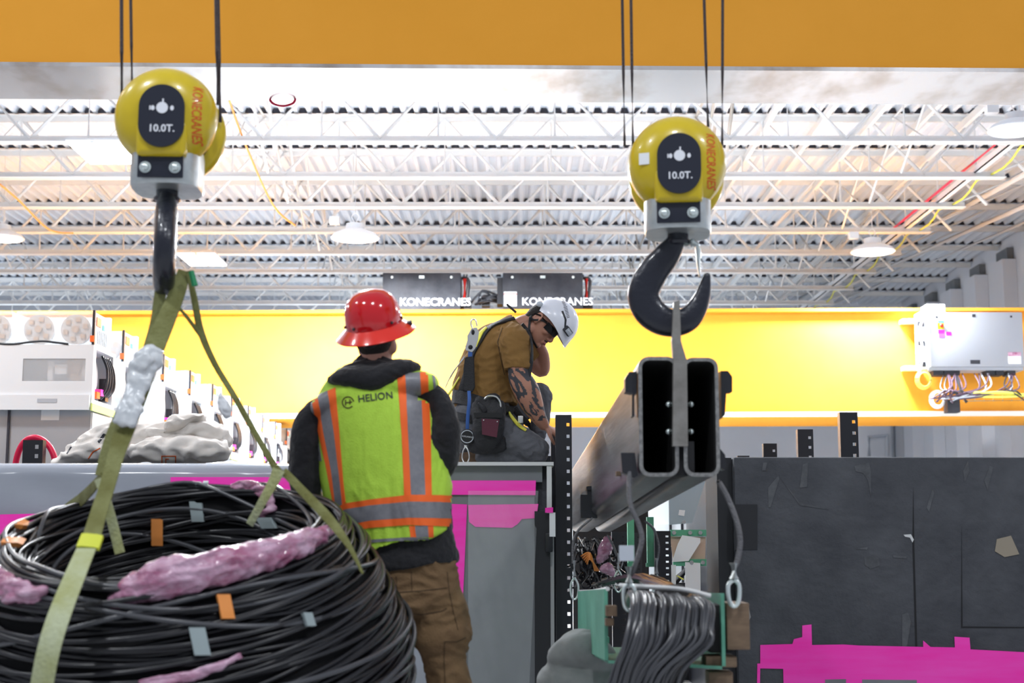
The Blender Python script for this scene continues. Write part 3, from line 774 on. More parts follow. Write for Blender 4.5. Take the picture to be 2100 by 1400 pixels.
ztR = W(1800, 937, BY).z
t = thing('concrete_block', 'big dark grey concrete block with magenta tape at lower right', 'concrete block', (3, BY, 0))
xl = pxX(1506)
bm = B(); box(bm, (xl, BY, 0), (5.4, BY+.5, ztR), bev=.012); build('block_body', bm, M['concrete'], t)
bm = B(); box(bm, (pxX(1474), BY+.06, 0), (xl-.003, BY+.5, ztR)); build('end_board', bm, M['concrete_dark'], t, False)
sheet('dark_patch', [(1506, 1034), (1553, 1034), (1553, 1127), (1506, 1127)], M['concrete_dark'], BY-.001, t, .002)
sheet('tan_sticker', [(2044, 1105), (2073, 1098), (2090, 1136), (2060, 1142), (2040, 1130)], M['cardboard'], BY-.001, t, .003)
for pts in ([(1873, 1000), (1875, 1115), (1881, 1325), (1877, 1325), (1871, 1115)], [(1972, 1080), (1974, 1284), (2200, 1286), (2200, 1288), (1971, 1287)]):
    sheet('joint', pts, M['black_matt'], BY-.0006, t, .0012)
def smear(pts, m='concrete_pale'):
    sheet('chalk_mark', pts, M[m], BY-.0008, t, .0014)
smear([(1538, 1042), (1550, 1036), (1549, 1058), (1545, 1060), (1543, 1048), (1536, 1046)])
smear([(1646, 952), (1657, 948), (1655, 998), (1640, 1000)]); smear([(1565, 948), (1573, 948), (1570, 965), (1563, 965)])
smear([(1752, 955), (1782, 948), (1786, 965), (1786, 1020), (1780, 985), (1770, 970), (1755, 966)])
smear([(1975, 965), (1985, 945), (1988, 965), (1978, 988)]); smear([(2018, 985), (2030, 955), (2037, 958), (2025, 1005)])
smear([(1900, 1040), (1912, 1003), (1916, 1010), (1905, 1050)]); smear([(1772, 1140), (1802, 1143), (1804, 1160), (1785, 1166), (1773, 1158)])
smear([(1853, 1096), (1868, 1095), (1874, 1106), (1871, 1112), (1866, 1102), (1856, 1100)], 'white_lip')
smear([(1520, 1240), (1534, 1238), (1540, 1265), (1530, 1282), (1520, 1280)], 'foam')
smear([(1850, 1260), (1862, 1255), (1868, 1275), (1860, 1325), (1850, 1325)]); smear([(1755, 1125), (1780, 1121), (1778, 1127)]); smear([(1830, 1138), (1860, 1140), (1858, 1145), (1832, 1143)])
smear([(1575, 1000), (1596, 975), (1598, 982), (1580, 1040), (1576, 1040)]); smear([(1600, 980), (1640, 1030), (1700, 1045), (1640, 1036)])
t2 = t
bm = B()
sheet('magenta_tape', [(1559, 1322), (1625, 1320), (1628, 1310), (1645, 1306), (1645, 1282), (1664, 1280), (1665, 1322), (1730, 1321), (1760, 1323), (1893, 1326), (1893, 1313), (1908, 1326), (1958, 1327), (1957, 1305), (1988, 1307), (1990, 1331), (2200, 1342), (2200, 1460), (1608, 1460), (1606, 1371), (1559, 1370)], M['magenta'], BY-.003, t2, .003)
sheet('bare_patch', [(1692, 1393), (1735, 1392), (1735, 1420), (1692, 1420)], M['wrap_dark'], BY-.0065, t2, .001)
sheet('bare_patch', [(1768, 1393), (1880, 1394), (1880, 1420), (1768, 1420)], M['wrap_dark'], BY-.0065, t2, .001)
sheet('magenta_strip', [(1553, 1360), (1559, 1360), (1558, 1420), (1552, 1420)], M['magenta'], BY-.003, t2, .003)

# perforated black uprights ---------------------------------------------------------------
def make_post(zt):
    bm = B(); w_ = .05; hx0, hx1 = .018, .036; n = int(zt/.0627)
    box(bm, (-w_, 0, 0), (hx0, .003, zt)); box(bm, (hx1, 0, 0), (w_, .003, zt))
    z = zt-.045; last = zt
    while z > .05:
        box(bm, (hx0, 0, z), (hx1, .003, last)); last = z-.0175; z -= .0627
    box(bm, (hx0, 0, 0), (hx1, .003, last))
    box(bm, (-w_, .0035, 0), (-w_+.003, .06, zt)); box(bm, (w_-.003, .0035, 0), (w_, .06, zt))
    return bm
zp = W(1741, 845, 7.95).z
p0 = build('rack_upright', make_post(zp), M['rack_black'], None, False)
G = 'perforated black rack uprights'
def post_at(o, px, Y, lab, rz=0, dz=0):
    o.location = (W(px, 900, Y).x, Y, dz); o.rotation_euler = (0, 0, rz); tag(o, lab, 'rack upright', G)
T = lambda py: W(1050, py, 1).z - CAMZ
post_at(p0, 1742, 7.95, 'tallest black perforated upright behind the dark block at right')
for px, py, lab in ((1652, 880, 'black perforated upright behind the dark block, left of the tallest'), (1579, 909, 'short-looking black upright behind the dark block, two square holes showing'), (1524, 934, 'barely showing black upright tip at the left top corner of the dark block')):
    o = link(p0.copy()); post_at(o, px, (zp-CAMZ)/T(py), lab)
o = link(p0.copy()); post_at(o, 1156, 7.36, 'black perforated upright the kneeling worker reaches for'); o.scale = (.84, .84, W(1156, 850, 7.36).z/zp)
bm = B(); box(bm, (-.02, 0, 0), (.02, .05, W(1135, 892, 7.75).z)); box(bm, (-.06, .01, 1.42), (-.021, .04, 1.46))
o = build('rack_post', bm, M['rack_black'], None, False); o.location = (W(1137, 900, 7.75).x, 7.72, 0); tag(o, 'narrow black post under the kneeling worker\'s hand', 'rack upright')
for px, Y, lab in ((1268, 9.6, 'black perforated upright deep in the gap, left one'), (1300, 10.6, 'black perforated upright deep in the gap, farthest'), (1356, 8.9, 'black perforated upright in the gap under the lifting beam, right one')):
    o = link(p0.copy()); post_at(o, px, Y, lab); o.scale = (1, 1, .62)
bm = B(); box(bm, (-.06, 0, 0), (.06, .06, W(70, 902, 8.5).z))
for z in (W(70, 916, 8.5).z, W(70, 935, 8.5).z): box(bm, (.015, -.003, z-.012), (.035, -.001, z+.012), mi=1)
o = build('rack_post', bm, [M['rack_black'], M['cab_grey']], None, False); o.location = (W(68, 900, 8.5).x, 8.5, 0); tag(o, 'short black post with a red hose looping over it at far left', 'rack upright')
bm = B(); tube(bm, [W(28, 1010, 8.62), W(33, 945, 8.62), W(48, 908, 8.62), W(70, 897, 8.62), W(95, 908, 8.62), W(112, 940, 8.6), W(122, 1010, 8.6)], .019, 12, 6)
tag(build('hose', bm, M['red_hose'], None), 'crimson red hose arching over the black post at far left', 'hose')

# canvas bags ---------------------------------------------------------------
def bag(name, pts, lab, seed, mark, Y=8.0, vox=.012):
    bm = B()
    for ch in pts: chain(bm, [(W(px, py, Y+dy), r/F*Y*1.0, r2/F*Y) for px, py, dy, r, r2 in ch], 16, (0, 1, 0), 5)
    def dsp(p, n): return noise.noise(p*5+Vector((seed, 0, 0)))*.016 + (.5-abs(noise.noise(Vector((p.x*9+p.z*8, p.y*9, p.z*16-p.x*5))+Vector((0, seed, 0)))))*.045 - .018
    me = organic(bm, vox, 3, dsp); o = mesh_obj(name, me, M['canvas'], None); tag(o, lab, 'bag', 'canvas sacks heaped on the wrapped block')
    me.update(); bv = BVHTree.FromPolygons([v.co for v in me.vertices], [tuple(p.vertices) for p in me.polygons])
    for (l, r, m_) in mark:
        bm = B(); decal(bm, bv, l, r, 12, 2, .002, .001); 
        if len(bm.faces): build('printed_mark', bm, M[m_], o, True, angle=None)
        else: bm.free()
    return o
bag('canvas_sack', [[(105, 962, 0, 8, 30), (150, 940, 0, 20, 60), (200, 928, 0, 28, 70), (265, 925, 0, 30, 70)], [(160, 925, .05, 22, 50), (215, 893, .05, 26, 60), (270, 895, .05, 36, 60), (310, 910, .05, 40, 60)]],
    'cream canvas sack at the left of the heap, behind the sling', 1, [([(200, 905), (212, 888), (225, 893)], [(203, 909), (216, 893), (227, 897)], 'plate_navy'), ([(136, 930), (145, 915)], [(138, 931), (148, 916)], 'plate_navy'), ([(180, 940), (190, 925), (205, 918)], [(182, 941), (192, 927), (206, 920)], 'print_red')], Y=8.1)
bag('canvas_sack', [[(285, 925, -.1, 20, 50), (340, 922, -.1, 30, 60), (400, 924, -.1, 30, 60), (450, 922, -.1, 24, 50)]],
    'cream canvas sack with a small red printed square, lowest of the heap', 2, [([(331, 934), (361, 934)], [(331, 936), (361, 936)], 'print_red'), ([(331, 955), (331, 934)], [(333, 955), (333, 934)], 'print_red'), ([(339, 950), (339, 940), (346, 940)], [(341, 950), (341, 942), (346, 942)], 'print_red'), ([(359, 955), (359, 934)], [(361, 955), (361, 934)], 'print_red')], Y=8.1)
bag('canvas_sack', [[(300, 895, 0, 22, 45), (340, 892, 0, 27, 60), (385, 885, 0, 30, 60), (430, 888, 0, 28, 60), (455, 900, 0, 22, 50)], [(385, 870, .05, 16, 40), (430, 885, .05, 25, 40)]],
    'crumpled cream canvas sack in the middle of the heap', 3, [([(385, 895), (398, 900)], [(386, 899), (397, 904)], 'plate_navy'), ([(393, 893), (397, 908)], [(396, 893), (400, 907)], 'plate_navy')], Y=8.15)
bag('canvas_sack', [[(345, 882, -.05, 8, 30), (362, 868, -.05, 17, 40), (390, 862, -.05, 13, 40), (415, 854, -.05, 6, 30)]], 'folded canvas flap on top of the sack heap', 4, [], Y=8.1, vox=.009)

# ================================================================== crane hook blocks
HOOKC = [((705, 60), 90), ((690, 200), 112), ((585, 355), 150), ((430, 545), 172), ((325, 770), 180), ((375, 960), 185), ((505, 1085), 172), ((665, 1128), 155), ((815, 1085), 143), ((920, 965), 118), ((985, 830), 92), ((1020, 700), 68), ((1042, 600), 44)]
def make_hook_block(lab, sticker, hookrot, M0, grp='crane hook blocks'):
    loc = M0.to_translation()
    t = thing('hook_block', lab, 'crane hook', loc, grp)
    X = M0
    Ry = Matrix.Rotation(R(90), 4, 'X')   # lathe z -> -y
    prof = [(0, .105), (.05, .104), (.09, .098), (.125, .082), (.150, .058), (.164, .030), (.170, 0), (.168, -.022), (.155, -.035), (0, -.036)]
    bm = B(); lathe(bm, prof, X @ Ry, 64)
    s = [(.0, 0)]
    bo = Matrix.Translation((.004, -.074, -.055)); 
    box(bm, (-.082, -.030, -.098), (.082, .030, .02), X @ bo, bev=.02)
    front = build('sheave_cover', bm, M['hook_yellow'], t, angle=60)
    bm = B(); lathe(bm, [(r, -z-.20) for r, z in prof], X @ Ry, 64); build('sheave_cover', bm, M['hook_yellow'], t, angle=60)
    bm = B(); lathe(bm, [(0, -.04), (.13, -.04), (.115, -.07), (.13, -.10), (.115, -.13), (.13, -.17), (0, -.17)], X @ Ry, 48); build('sheave', bm, M['black'], t)
    # name plate: stadium
    bm = B(); w_, h_ = .074, .031; pts = []
    for k in range(25): a = PI*k/24; pts.append((w_*math.cos(a), h_+w_*math.sin(a)))
    for k in range(25): a = PI+PI*k/24; pts.append((w_*math.cos(a), -h_+w_*math.sin(a)))
    quadbox(bm, [X @ Vector((.006+a, -.106, -.024+b)) for a, b in pts], (X.to_3x3() @ Vector((0, -.009, 0)))); pl = build('name_plate', bm, M['plate_navy'], t, angle=50)
    FT = lambda x, z, rz=0, y=-.1165: X @ facecam((x, y, z), 0, rz)
    text_obj('capacity_lettering', '10.0T.', .034, FT(.008, -.068), M['print_white'], pl, .0006, .0006)
    bm = B(); lathe(bm, [(0, 0), (.019, 0), (.019, .001), (0, .001)], X @ Matrix.Translation((.008, -.1158, .002)) @ Ry, 24)
    for x in (-.022, .04): lathe(bm, [(0, 0), (.006, 0), (.006, .001), (0, .001)], X @ Matrix.Translation((x, -.1158, .001)) @ Ry @ Matrix.Diagonal((1, 1.4, 1, 1)), 14)
    box(bm, (.008, -.117, .01), (.013, -.1158, .032), X); box(bm, (-.033, -.117, -.006), (-.029, -.1158, .008), X); build('symbol', bm, M['print_white'], pl)
    # red lettering down the right of the cover, wrapped on the dome
    me = text_mesh('KONECRANES', .038, .0, .0006); me.transform(X @ facecam((.113, -.3, -.008), 0, R(-90)) @ Matrix.Diagonal((.78, 1.1, 1, 1)))
    bv = bvh_of(front); dirv = (X.to_3x3() @ Vector((0, 1, 0))).normalized()
    bml = B(); bml.from_mesh(me); bmesh.ops.triangulate(bml, faces=bml.faces)
    bmesh.ops.subdivide_edges(bml, edges=[e for e in bml.edges if e.calc_length() > .008], cuts=2); 
    for v in bml.verts:
        h = bv.ray_cast(v.co, dirv)
        if h[0] is not None: v.co = h[0] + h[1]*.0012 if h[1].dot(dirv) < 0 else h[0]-h[1]*.0012
    build('brand_lettering', bml, M['print_red'], front, False)
    if sticker:
        bm = B(); h = bv.ray_cast(X @ Vector((-.112, -.3, -.0)), dirv); q = h[0]-dirv*.003
        quadbox(bm, [q+Vector(v) for v in ((-.017, .006, -.02), (.017, -.006, -.02), (.017, -.006, .02), (-.017, .006, .02))], (0, -.002, 0)); st = build('sticker', bm, M['paper'], front, False)
    # silver crosshead
    bm = B(); secs = [(X @ Vector((.0, .06, z)), X.to_3x3() @ Vector((.115*k, 0, 0)), X.to_3x3() @ Vector((0, .125*k, 0))) for z, k in ((-.10, .98), (-.12, 1), (-.225, 1), (-.234, .97))]
    rings(bm, secs, 48, True, 0, .62); build('crosshead', bm, M['galv'], t, angle=40)
    bm = B(); box(bm, (-.072, -.083, -.222), (.076, -.072, -.12), X, bev=.003); pb = build('bolt_plate', bm, M['plate_navy'], t)
    bm = B()
    for x in (-.046, .05): ball(bm, X @ Vector((x, -.087, -.190)), .0145, n=12); lathe(bm, [(0, 0), (.019, 0), (.019, .004), (0, .004)], X @ Matrix.Translation((x, -.0835, -.190)) @ Ry, 16)
    build('bolt', bm, M['zinc'], pb)
    H = X @ Matrix.Translation((0, .06, 0)) @ Matrix.Rotation(hookrot, 4, 'Z')
    bm = B(); lathe(bm, [(0, -.27), (.040, -.27), (.045, -.26), (.036, -.25), (.036, -.2), (0, -.2)], H, 28)
    pts = []
    for (cx, cy), hw in HOOKC:
        px = 1250+cx/5.384; py = 460+cy/5.384; pts.append((H @ Vector(((px-1384)/608, 0, -(py-338)/608)), hw/5.384/608, min(hw, 150)*.66/5.384/608+.006))
    chain(bm, pts, 24, H.to_3x3() @ Vector((0, 1, 0)), 6, sup=.82); hk = build('hook', bm, M['hook_steel'], t, angle=50)
    bm = B(); L = lambda cx, cy, y=0: H @ Vector(((1250+cx/5.384-1384)/608, y, -(460+cy/5.384-338)/608))
    chain(bm, [(L(930, 240), .007, .020), (L(950, 300), .010, .018), (L(950, 430), .007, .016), (L(958, 600), .003, .014)], 12, H.to_3x3() @ Vector((0, 1, 0)), 4)
    ball(bm, L(885, 210), (.013, .03, .013), n=14); chain(bm, [(L(885, 200), .012, .03), (L(940, 240), .009, .025)], 10, H.to_3x3() @ Vector((0, 1, 0)), 3)
    build('safety_latch', bm, M['zinc'], hk)
    return t
HBL = Matrix.Translation(W(341, 243, 4.6)) @ Matrix.Rotation(R(3), 4, 'Z')
HBR = Matrix.Translation(W(1388, 338, 4.8)) @ Matrix.Rotation(R(-6), 4, 'Z')
hbl = make_hook_block('yellow hook block at left holding the black cable coil', False, R(100), HBL)
hbr = make_hook_block('yellow hook block at right holding the steel lifting beam', True, R(0), HBR)
for px0, px1, py1, Y, r, lab in ((249, 250, 215, 4.66, .0065, 'left hook block, outermost left'), (268, 271, 190, 4.72, .0055, 'left hook block, second from left'), (443, 447, 215, 4.66, .0065, 'left hook block, front right'), (447, 452, 250, 4.76, .0065, 'left hook block, rear right'),
        (1276, 1281, 300, 4.98, .0055, 'right hook block, outermost left'), (1294, 1298, 300, 4.86, .0055, 'right hook block, second from left'), (1444, 1452, 260, 4.98, .0055, 'right hook block, third from left'), (1482, 1481, 300, 4.86, .0055, 'right hook block, outermost right')):
    bm = B(); tube(bm, [W(px1, py1, Y), W((px0+px1)/2, py1/2, Y), W(px0, 0, Y), W(px0-(px1-px0)*2, -520, Y)], r, 8)
    tag(build('wire_rope', bm, M['rope'], None), 'dark steel wire rope above the %s' % lab, 'wire rope', 'hoist ropes')

# ================================================================== lifting beam
FYB, LB = 4.8, 4.3
BM0 = Matrix.Translation((0, FYB, 0))
t = thing('lifting_beam', 'twin steel box-section lifting beam hanging from the right hook, cable bundle slung below', 'lifting beam', W(1395, 850, FYB))
sh = Matrix(((1, -.012, 0, .012*FYB), (0, 1, 0, 0), (0, -.036, 1, .036*FYB), (0, 0, 0, 1)))
def rrect(x0, x1, z0, z1, r, n=5):
    out = []
    for cx, cz, a0 in ((x1-r, z1-r, 0), (x0+r, z1-r, 90), (x0+r, z0+r, 180), (x1-r, z0+r, 270)):
        for k in range(n+1): a = R(a0+90*k/n); out.append((cx+r*math.cos(a), cz+r*math.sin(a)))
    return out
for (a, b, c, d) in ((1310, 1391, 731, 977), (1401, 1475, 733, 977)):
    x0, x1 = W(a, 850, FYB).x, W(b, 850, FYB).x; z1, z0 = W(1390, c, FYB).z, W(1390, d, FYB).z
    bm = B(); o_ = rrect(x0, x1, z0, z1, .035); i_ = rrect(x0+.0125, x1-.0125, z0+.0125, z1-.0125, .024); n = len(o_)
    V = lambda P_, y: [bm.verts.new(sh @ Vector((p[0], y, p[1]))) for p in P_]
    of, ob, if_, ib = V(o_, FYB), V(o_, FYB+LB), V(i_, FYB), V(i_, FYB+LB)
    for k in range(n):
        q = (k+1) % n
        bm.faces.new((of[k], of[q], ob[q], ob[k])).material_index = 0
        bm.faces.new((if_[q], if_[k], ib[k], ib[q])).material_index = 2
        bm.faces.new((of[q], of[k], if_[k], if_[q])).material_index = 1
        bm.faces.new((ob[k], ob[q], ib[q], ib[k])).material_index = 1
    build('box_tube', bm, [M['steel_tube'], M['steel_cut'], M['tube_inside']], t, True, angle=25)
bm = B(); quadbox(bm, [W(1381, 620, FYB), W(1393, 616, FYB), W(1396, 700, FYB), W(1408, 740, FYB), W(1410, 915, FYB), W(1379, 915, FYB), W(1380, 740, FYB), W(1377, 700, FYB)], (0, .03, 0))
for v in bm.verts: v.co.y += .04*0 - .012
build('lug_plate', bm, M['plate_steel'], t, False, label='worn grey steel lug plate through the hook')
bm = B(); box(bm, W(1386, 975, FYB+.02), W(1403, 916, FYB+.3)); build('spacer', bm, M['black_matt'], t, False)
bm = B()
for px, s in ((1371, -1), (1417, 1)):
    for py in (829, 885):
        c = W(px, py, FYB+.05); tube(bm, [c, c-Vector((s*.022, 0, 0))], .013, 6); ball(bm, c, .010, n=10)
build('bolt', bm, M['zinc'], t)
for nm, pts in (('clamp', [(1282, 775), (1290, 762), (1306, 762), (1306, 806), (1301, 812), (1301, 853), (1296, 853), (1296, 806), (1282, 803)]), ('clamp', [(1478, 760), (1493, 760), (1502, 772), (1502, 803), (1490, 803), (1487, 850), (1480, 858)]),
                ('clamp', [(1273, 928), (1302, 928), (1309, 975), (1300, 980), (1290, 975), (1276, 968)]), ('clamp', [(1477, 920), (1487, 932), (1490, 955), (1486, 963), (1477, 960)])):
    bm = B(); quadbox(bm, [W(a, b, FYB+.02) for a, b in pts], (0, .07, 0)); build(nm, bm, M['black'], t, False)
BQ = FYB+3.1
bm = B(); box(bm, W(1205, 1062, 7.2), W(1222, 998, 7.3)); box(bm, W(1192, 1062, 7.2), W(1203, 1015, 7.28)); box(bm, W(1203, 1004, 7.19), W(1245, 999, 7.3)); build('clamp', bm, M['black'], t, False)
bm = B(); box(bm, W(1262, 976, 5.55), W(1284, 966, 5.5)); 
build('tape_piece', bm, M['wood'], t, False)

# ================================================================== tray with cables below the beam
t = thing('cable_tray', 'green tray slung under the lifting beam with black cables spilling over its front', 'cable tray', W(1350, 1215, 4.9))
zt = W(1300, 1207, 5.0).z
bm = B()
fl, fr = W(1246, 1207, 4.95), W(1478, 1216, 4.85); bl, br = W(1190, 1212, 6.9), W(1400, 1214, 6.9)
quadbox(bm, [fl, bl, bl+Vector((0, 0, -.26)), fl+Vector((0, 0, -.24))], (-.012, 0, 0)); quadbox(bm, [fr, br, br+Vector((0, 0, -.26)), fr+Vector((0, 0, -.24))], (.012, 0, 0))
quadbox(bm, [fl+Vector((0, 0, -.24)), bl+Vector((0, 0, -.26)), br+Vector((0, 0, -.26)), fr+Vector((0, 0, -.24))], (0, 0, -.01))
build('tray_body', bm, M['green_tray'], t, False)
bm = B(); tube(bm, [W(1262, 1200, 4.90), W(1330, 1203, 4.89), W(1400, 1208, 4.88), W(1458, 1222, 4.86)], .008, 8, 5); tube(bm, [fl, bl], .008, 6); build('rim', bm, M['white_lip'], t)
rnd = random.Random(21)
for mname, cnt, front in (('cable', 60, 0), ('cable_grey', 52, 1)):
    bm = B()
    for k in range(cnt):
        u = rnd.random(); px = 1286+u*152; py = 1214+u*12+rnd.uniform(-3, 9); y0 = 4.84-.05*front-rnd.random()*.05
        sw = rnd.uniform(.2, 1.0)          # how far the cable sweeps to the left
        bx = px - 14 - 70*sw*u - rnd.uniform(0, 30); rb = 34*u**1.5+14*rnd.random()
        pts = [W(px-5, py+26, y0+.7), W(px, py+5, y0+.25), W(px+4, py, y0+.06), W(px+4+rb*.5, py+16, y0-.06), W(px+rb*.6, py+50, y0-.12), W(px*.62+bx*.38+rb*1.1, 1318, y0-.15), W(px*.25+bx*.75, 1375, y0-.14), W(bx-8, 1440, y0-.12), W(bx-34, 1530, y0-.10)]
        tube(bm, pts, .0066, 7, 5)
    build('cable', bm, M[mname], t)
bm = B(); chain(bm, [(W(1385, 1262, 5.3), .09, .10), (W(1380, 1250, 4.95), .09, .05), (W(1362, 1310, 4.82), .11, .05), (W(1330, 1400, 4.84), .11, .05), (W(1320, 1480, 4.87), .11, .05)], 16); build('cable_bundle_core', bm, M['cable_core'], t)
bm = B()
for k in range(26):
    u = rnd.random(); tube(bm, [W(1205+u*110, 1200-rnd.random()*12, 6.8-u), W(1260+u*60+rnd.random()*30, 1192-rnd.random()*14, 6.0), W(1330+u*50, 1196+rnd.random()*8, 5.5), W(1390, 1216, 5.2)], .008, 6, 5)
build('cable', bm, M['cable'], t)
bm = B(); box(bm, W(1243, 1263, 4.9), W(1262, 1240, 4.97)); box(bm, W(1242, 1283, 4.9), W(1256, 1266, 4.96)); build('wood_packer', bm, M['wood'], t, False)
bm = B(); box(bm, W(1492, 1332, 4.86), W(1521, 1232, 5.02), bev=.004); box(bm, W(1448, 1368, 4.88), W(1500, 1340, 5.0), bev=.004); box(bm, W(1455, 1440, 4.9), W(1494, 1372, 5.0), bev=.004)
build('wood_packer', bm, M['wood'], t)
bm = B(); box(bm, W(1455, 1338, 4.9), W(1490, 1236, 5.05), bev=.006); build('clamp', bm, M['black_matt'], t)
# wire slings between beam and tray
def wsling(pts, r, lab, Y, fer):
    t = thing('wire_sling', lab, 'wire sling', W(pts[0][0], pts[0][1], Y), 'wire slings between beam and tray')
    bm = B(); tube(bm, [W(a, b, c) for a, b, c in pts], r, 8, 6); build('wire', bm, M['sling_wire'], t)
    bm = B(); a, b, c = fer; tube(bm, [W(a, b-16, c), W(a, b+16, c)], r*1.7, 10); build('ferrule', bm, M['galv'], t)
    bm = B(); Wc = W(a, b+42, c); tube(bm, [W(a, b+18, c), Wc+Vector((-.018, 0, .02)), Wc+Vector((-.016, 0, -.03)), Wc+Vector((0, 0, -.05)), Wc+Vector((.016, 0, -.03)), Wc+Vector((.018, 0, .02)), W(a, b+18, c)], r*.8, 8, 4); build('shackle', bm, M['zinc'], t)
wsling([(1291, 960, 4.83), (1292, 1030, 4.8), (1310, 1075, 4.8), (1316, 1110, 4.8), (1300, 1165, 4.82), (1292, 1178, 4.83)], .0085, 'thick wire sling at the front left under the beam end', 4.83, (1290, 1178, 4.82))
wsling([(1472, 985, 4.84), (1492, 1020, 4.84), (1511, 1070, 4.83), (1518, 1110, 4.83), (1512, 1150, 4.83), (1506, 1160, 4.83)], .0095, 'thick wire sling at the front right under the beam end', 4.84, (1505, 1170, 4.83))
wsling([(1215, 1062, 7.0), (1188, 1085, 7.0), (1176, 1110, 7.0), (1175, 1155, 7.0)], .006, 'thin wire sling at the back left, beside the perforated upright', 7.0, (1178, 1165, 7.0))
wsling([(1322, 1068, 7.0), (1341, 1085, 7.0), (1351, 1120, 7.0), (1348, 1150, 7.0)], .006, 'thin wire sling at the back right, in the gap', 7.0, (1347, 1160, 7.0))
wsling([(1245, 1095, 6.9), (1258, 1120, 6.9), (1265, 1140, 6.9)], .005, 'short wire sling between the two back slings', 6.9, (1268, 1150, 6.9))
bm = B(); box(bm, W(1270, 1150, 4.78), W(1300, 1118, 4.785), bev=.001)
o = build('sling_tag', bm, M['pipe_grey'], None, False); tag(o, 'small grey tag hanging on the front left wire sling', 'tag')
# foam cushion, bottom of the gap
bm = B(); chain(bm, [(W(1150, 1345, 5.9), .06, .12), (W(1185, 1330, 5.9), .085, .15), (W(1222, 1345, 5.9), .08, .14)], 16); chain(bm, [(W(1150, 1400, 5.9), .10, .15), (W(1220, 1410, 5.9), .12, .15)], 16); chain(bm, [(W(1160, 1500, 5.9), .12, .15), (W(1220, 1500, 5.9), .12, .15)], 16)
me = organic(bm, .012, 2, lambda p, n: noise.noise(p*7)*.02+abs(noise.noise(p*14))*.015)
tag(mesh_obj('foam_bag', me, M['foam'], None), 'grey crumpled foam bag at the bottom of the gap', 'bag')
bm = B(); box(bm, W(1192, 1360, 6.2), W(1240, 1297, 6.5)); tag(build('support_box', bm, M['green_tray'], None, False), 'pale green support behind the grey foam bag', 'support')

# ================================================================== equipment in the gap behind
t = thing('equipment_rack', 'black rack with green terminal boards and white ribbon cables, seen through the gap', 'equipment rack', W(1400, 1200, 9.4))
t['label'] = 'equipment rack in the gap, green boards and white ribbon cables'
EY = 9.4
bm = B()
box(bm, (W(1453, 1100, EY).x, EY, 0), (W(1462, 1100, EY).x, EY+1.2, W(1450, 985, EY).z)); box(bm, (W(1375, 1100, EY).x, EY+1.2, 0), (W(1462, 1100, EY).x, EY+1.23, .7))
for a, b in (((1376, 1200), (1455, 1120)), ((1376, 1120), (1455, 1200)), ((1400, 1290), (1455, 1240))): tube(bm, [W(*a, EY+.9), W(*b, EY+.9)], .03, 4)
build('rack_frame', bm, M['rack_black'], t, False)
sheet('steel_plate', [(1372, 990), (1447, 985), (1419, 1072), (1372, 1076)], M['rack_plate'], EY-.05, t, .006)
sheet('white_sticker', [(1393, 1045), (1405, 1046), (1403, 1058), (1391, 1056)], M['paper'], EY-.058, t, .002)
for (a, b, c, d) in ((1374, 1086, 1449, 1099), (1380, 1146, 1448, 1160)): sheet('terminal_board', [(a, b), (c, b), (c, d), (a, d)], M['pcb'], EY-.05, t, .02)
sheet('resistor_plate', [(1374, 1099), (1447, 1101), (1446, 1146), (1380, 1146)], M['copper'], EY-.04, t, .006)
bm = B()
for (a, b) in ((1415, 1092), (1436, 1092), (1418, 1153), (1441, 1153), (1382, 1092), (1402, 1070)): c = W(a, b, EY-.075); tube(bm, [c, c+Vector((0, -.012, 0))], .014, 6)
build('terminal_screw', bm, M['metal'], t, False)
sheet('ribbon_cable', [(1399, 1097), (1436, 1103), (1436, 1112), (1412, 1150), (1378, 1152), (1390, 1115)], M['paper'], EY-.08, t, .003)
sheet('ribbon_cable', [(1405, 1152), (1436, 1154), (1437, 1260), (1405, 1260)], M['paper'], EY-.08, t, .003)
sheet('ribbon_cable', [(1376, 1158), (1386, 1158), (1386, 1230), (1376, 1230)], M['paper'], EY-.07, t, .003)
bm = B(); tube(bm, [W(1448, 1036, EY-.1), W(1457, 1048, EY-.1), W(1462, 1062, EY-.1)], .004, 6, 4); tube(bm, [W(1388, 1180, EY-.1), W(1402, 1188, EY-.1)], .005, 6, 4); build('yellow_wire', bm, M['wire_yellow'], t)
t = thing('storage_cabinet', 'bright white cabinet far behind the gap', 'cabinet', (W(1420, 1100, 13.5).x, 13.5, 0))
bm = B(); box(bm, (W(1180, 1100, 13.5).x, 13.5, 0), (W(1500, 1100, 13.5).x, 14.2, W(1400, 990, 13.5).z))
for z in (.45, .8, 1.1): box(bm, (W(1180, 1100, 13.5).x, 13.44, z), (W(1500, 1100, 13.5).x, 13.495, z+.06))
build('cabinet_body', bm, M['bright_panel'], t, False)
bm = B()
for px in (1376, 1400, 1432, 1456): box(bm, (W(px, 1100, 13.4).x-.012, 13.42, .2), (W(px, 1100, 13.4).x+.012, 13.435, 1.45))
build('upright', bm, M['rack_black'], t, False)
for i, (px, dy) in enumerate(((1334, 9.0), (1294, 9.7))):
    bm = B(); box(bm, W(px-6, 1160, dy), W(px+5, 1060, dy+.05)); box(bm, W(px-9, 1162, dy-.02), W(px+8, 1154, dy-.002))
    tag(build('green_strip', bm, M['pcb'], None, False), ('green upright strip beside the right black upright in the gap', 'green upright strip behind the wire slings in the gap')[i], 'strip', 'green strips in the gap')
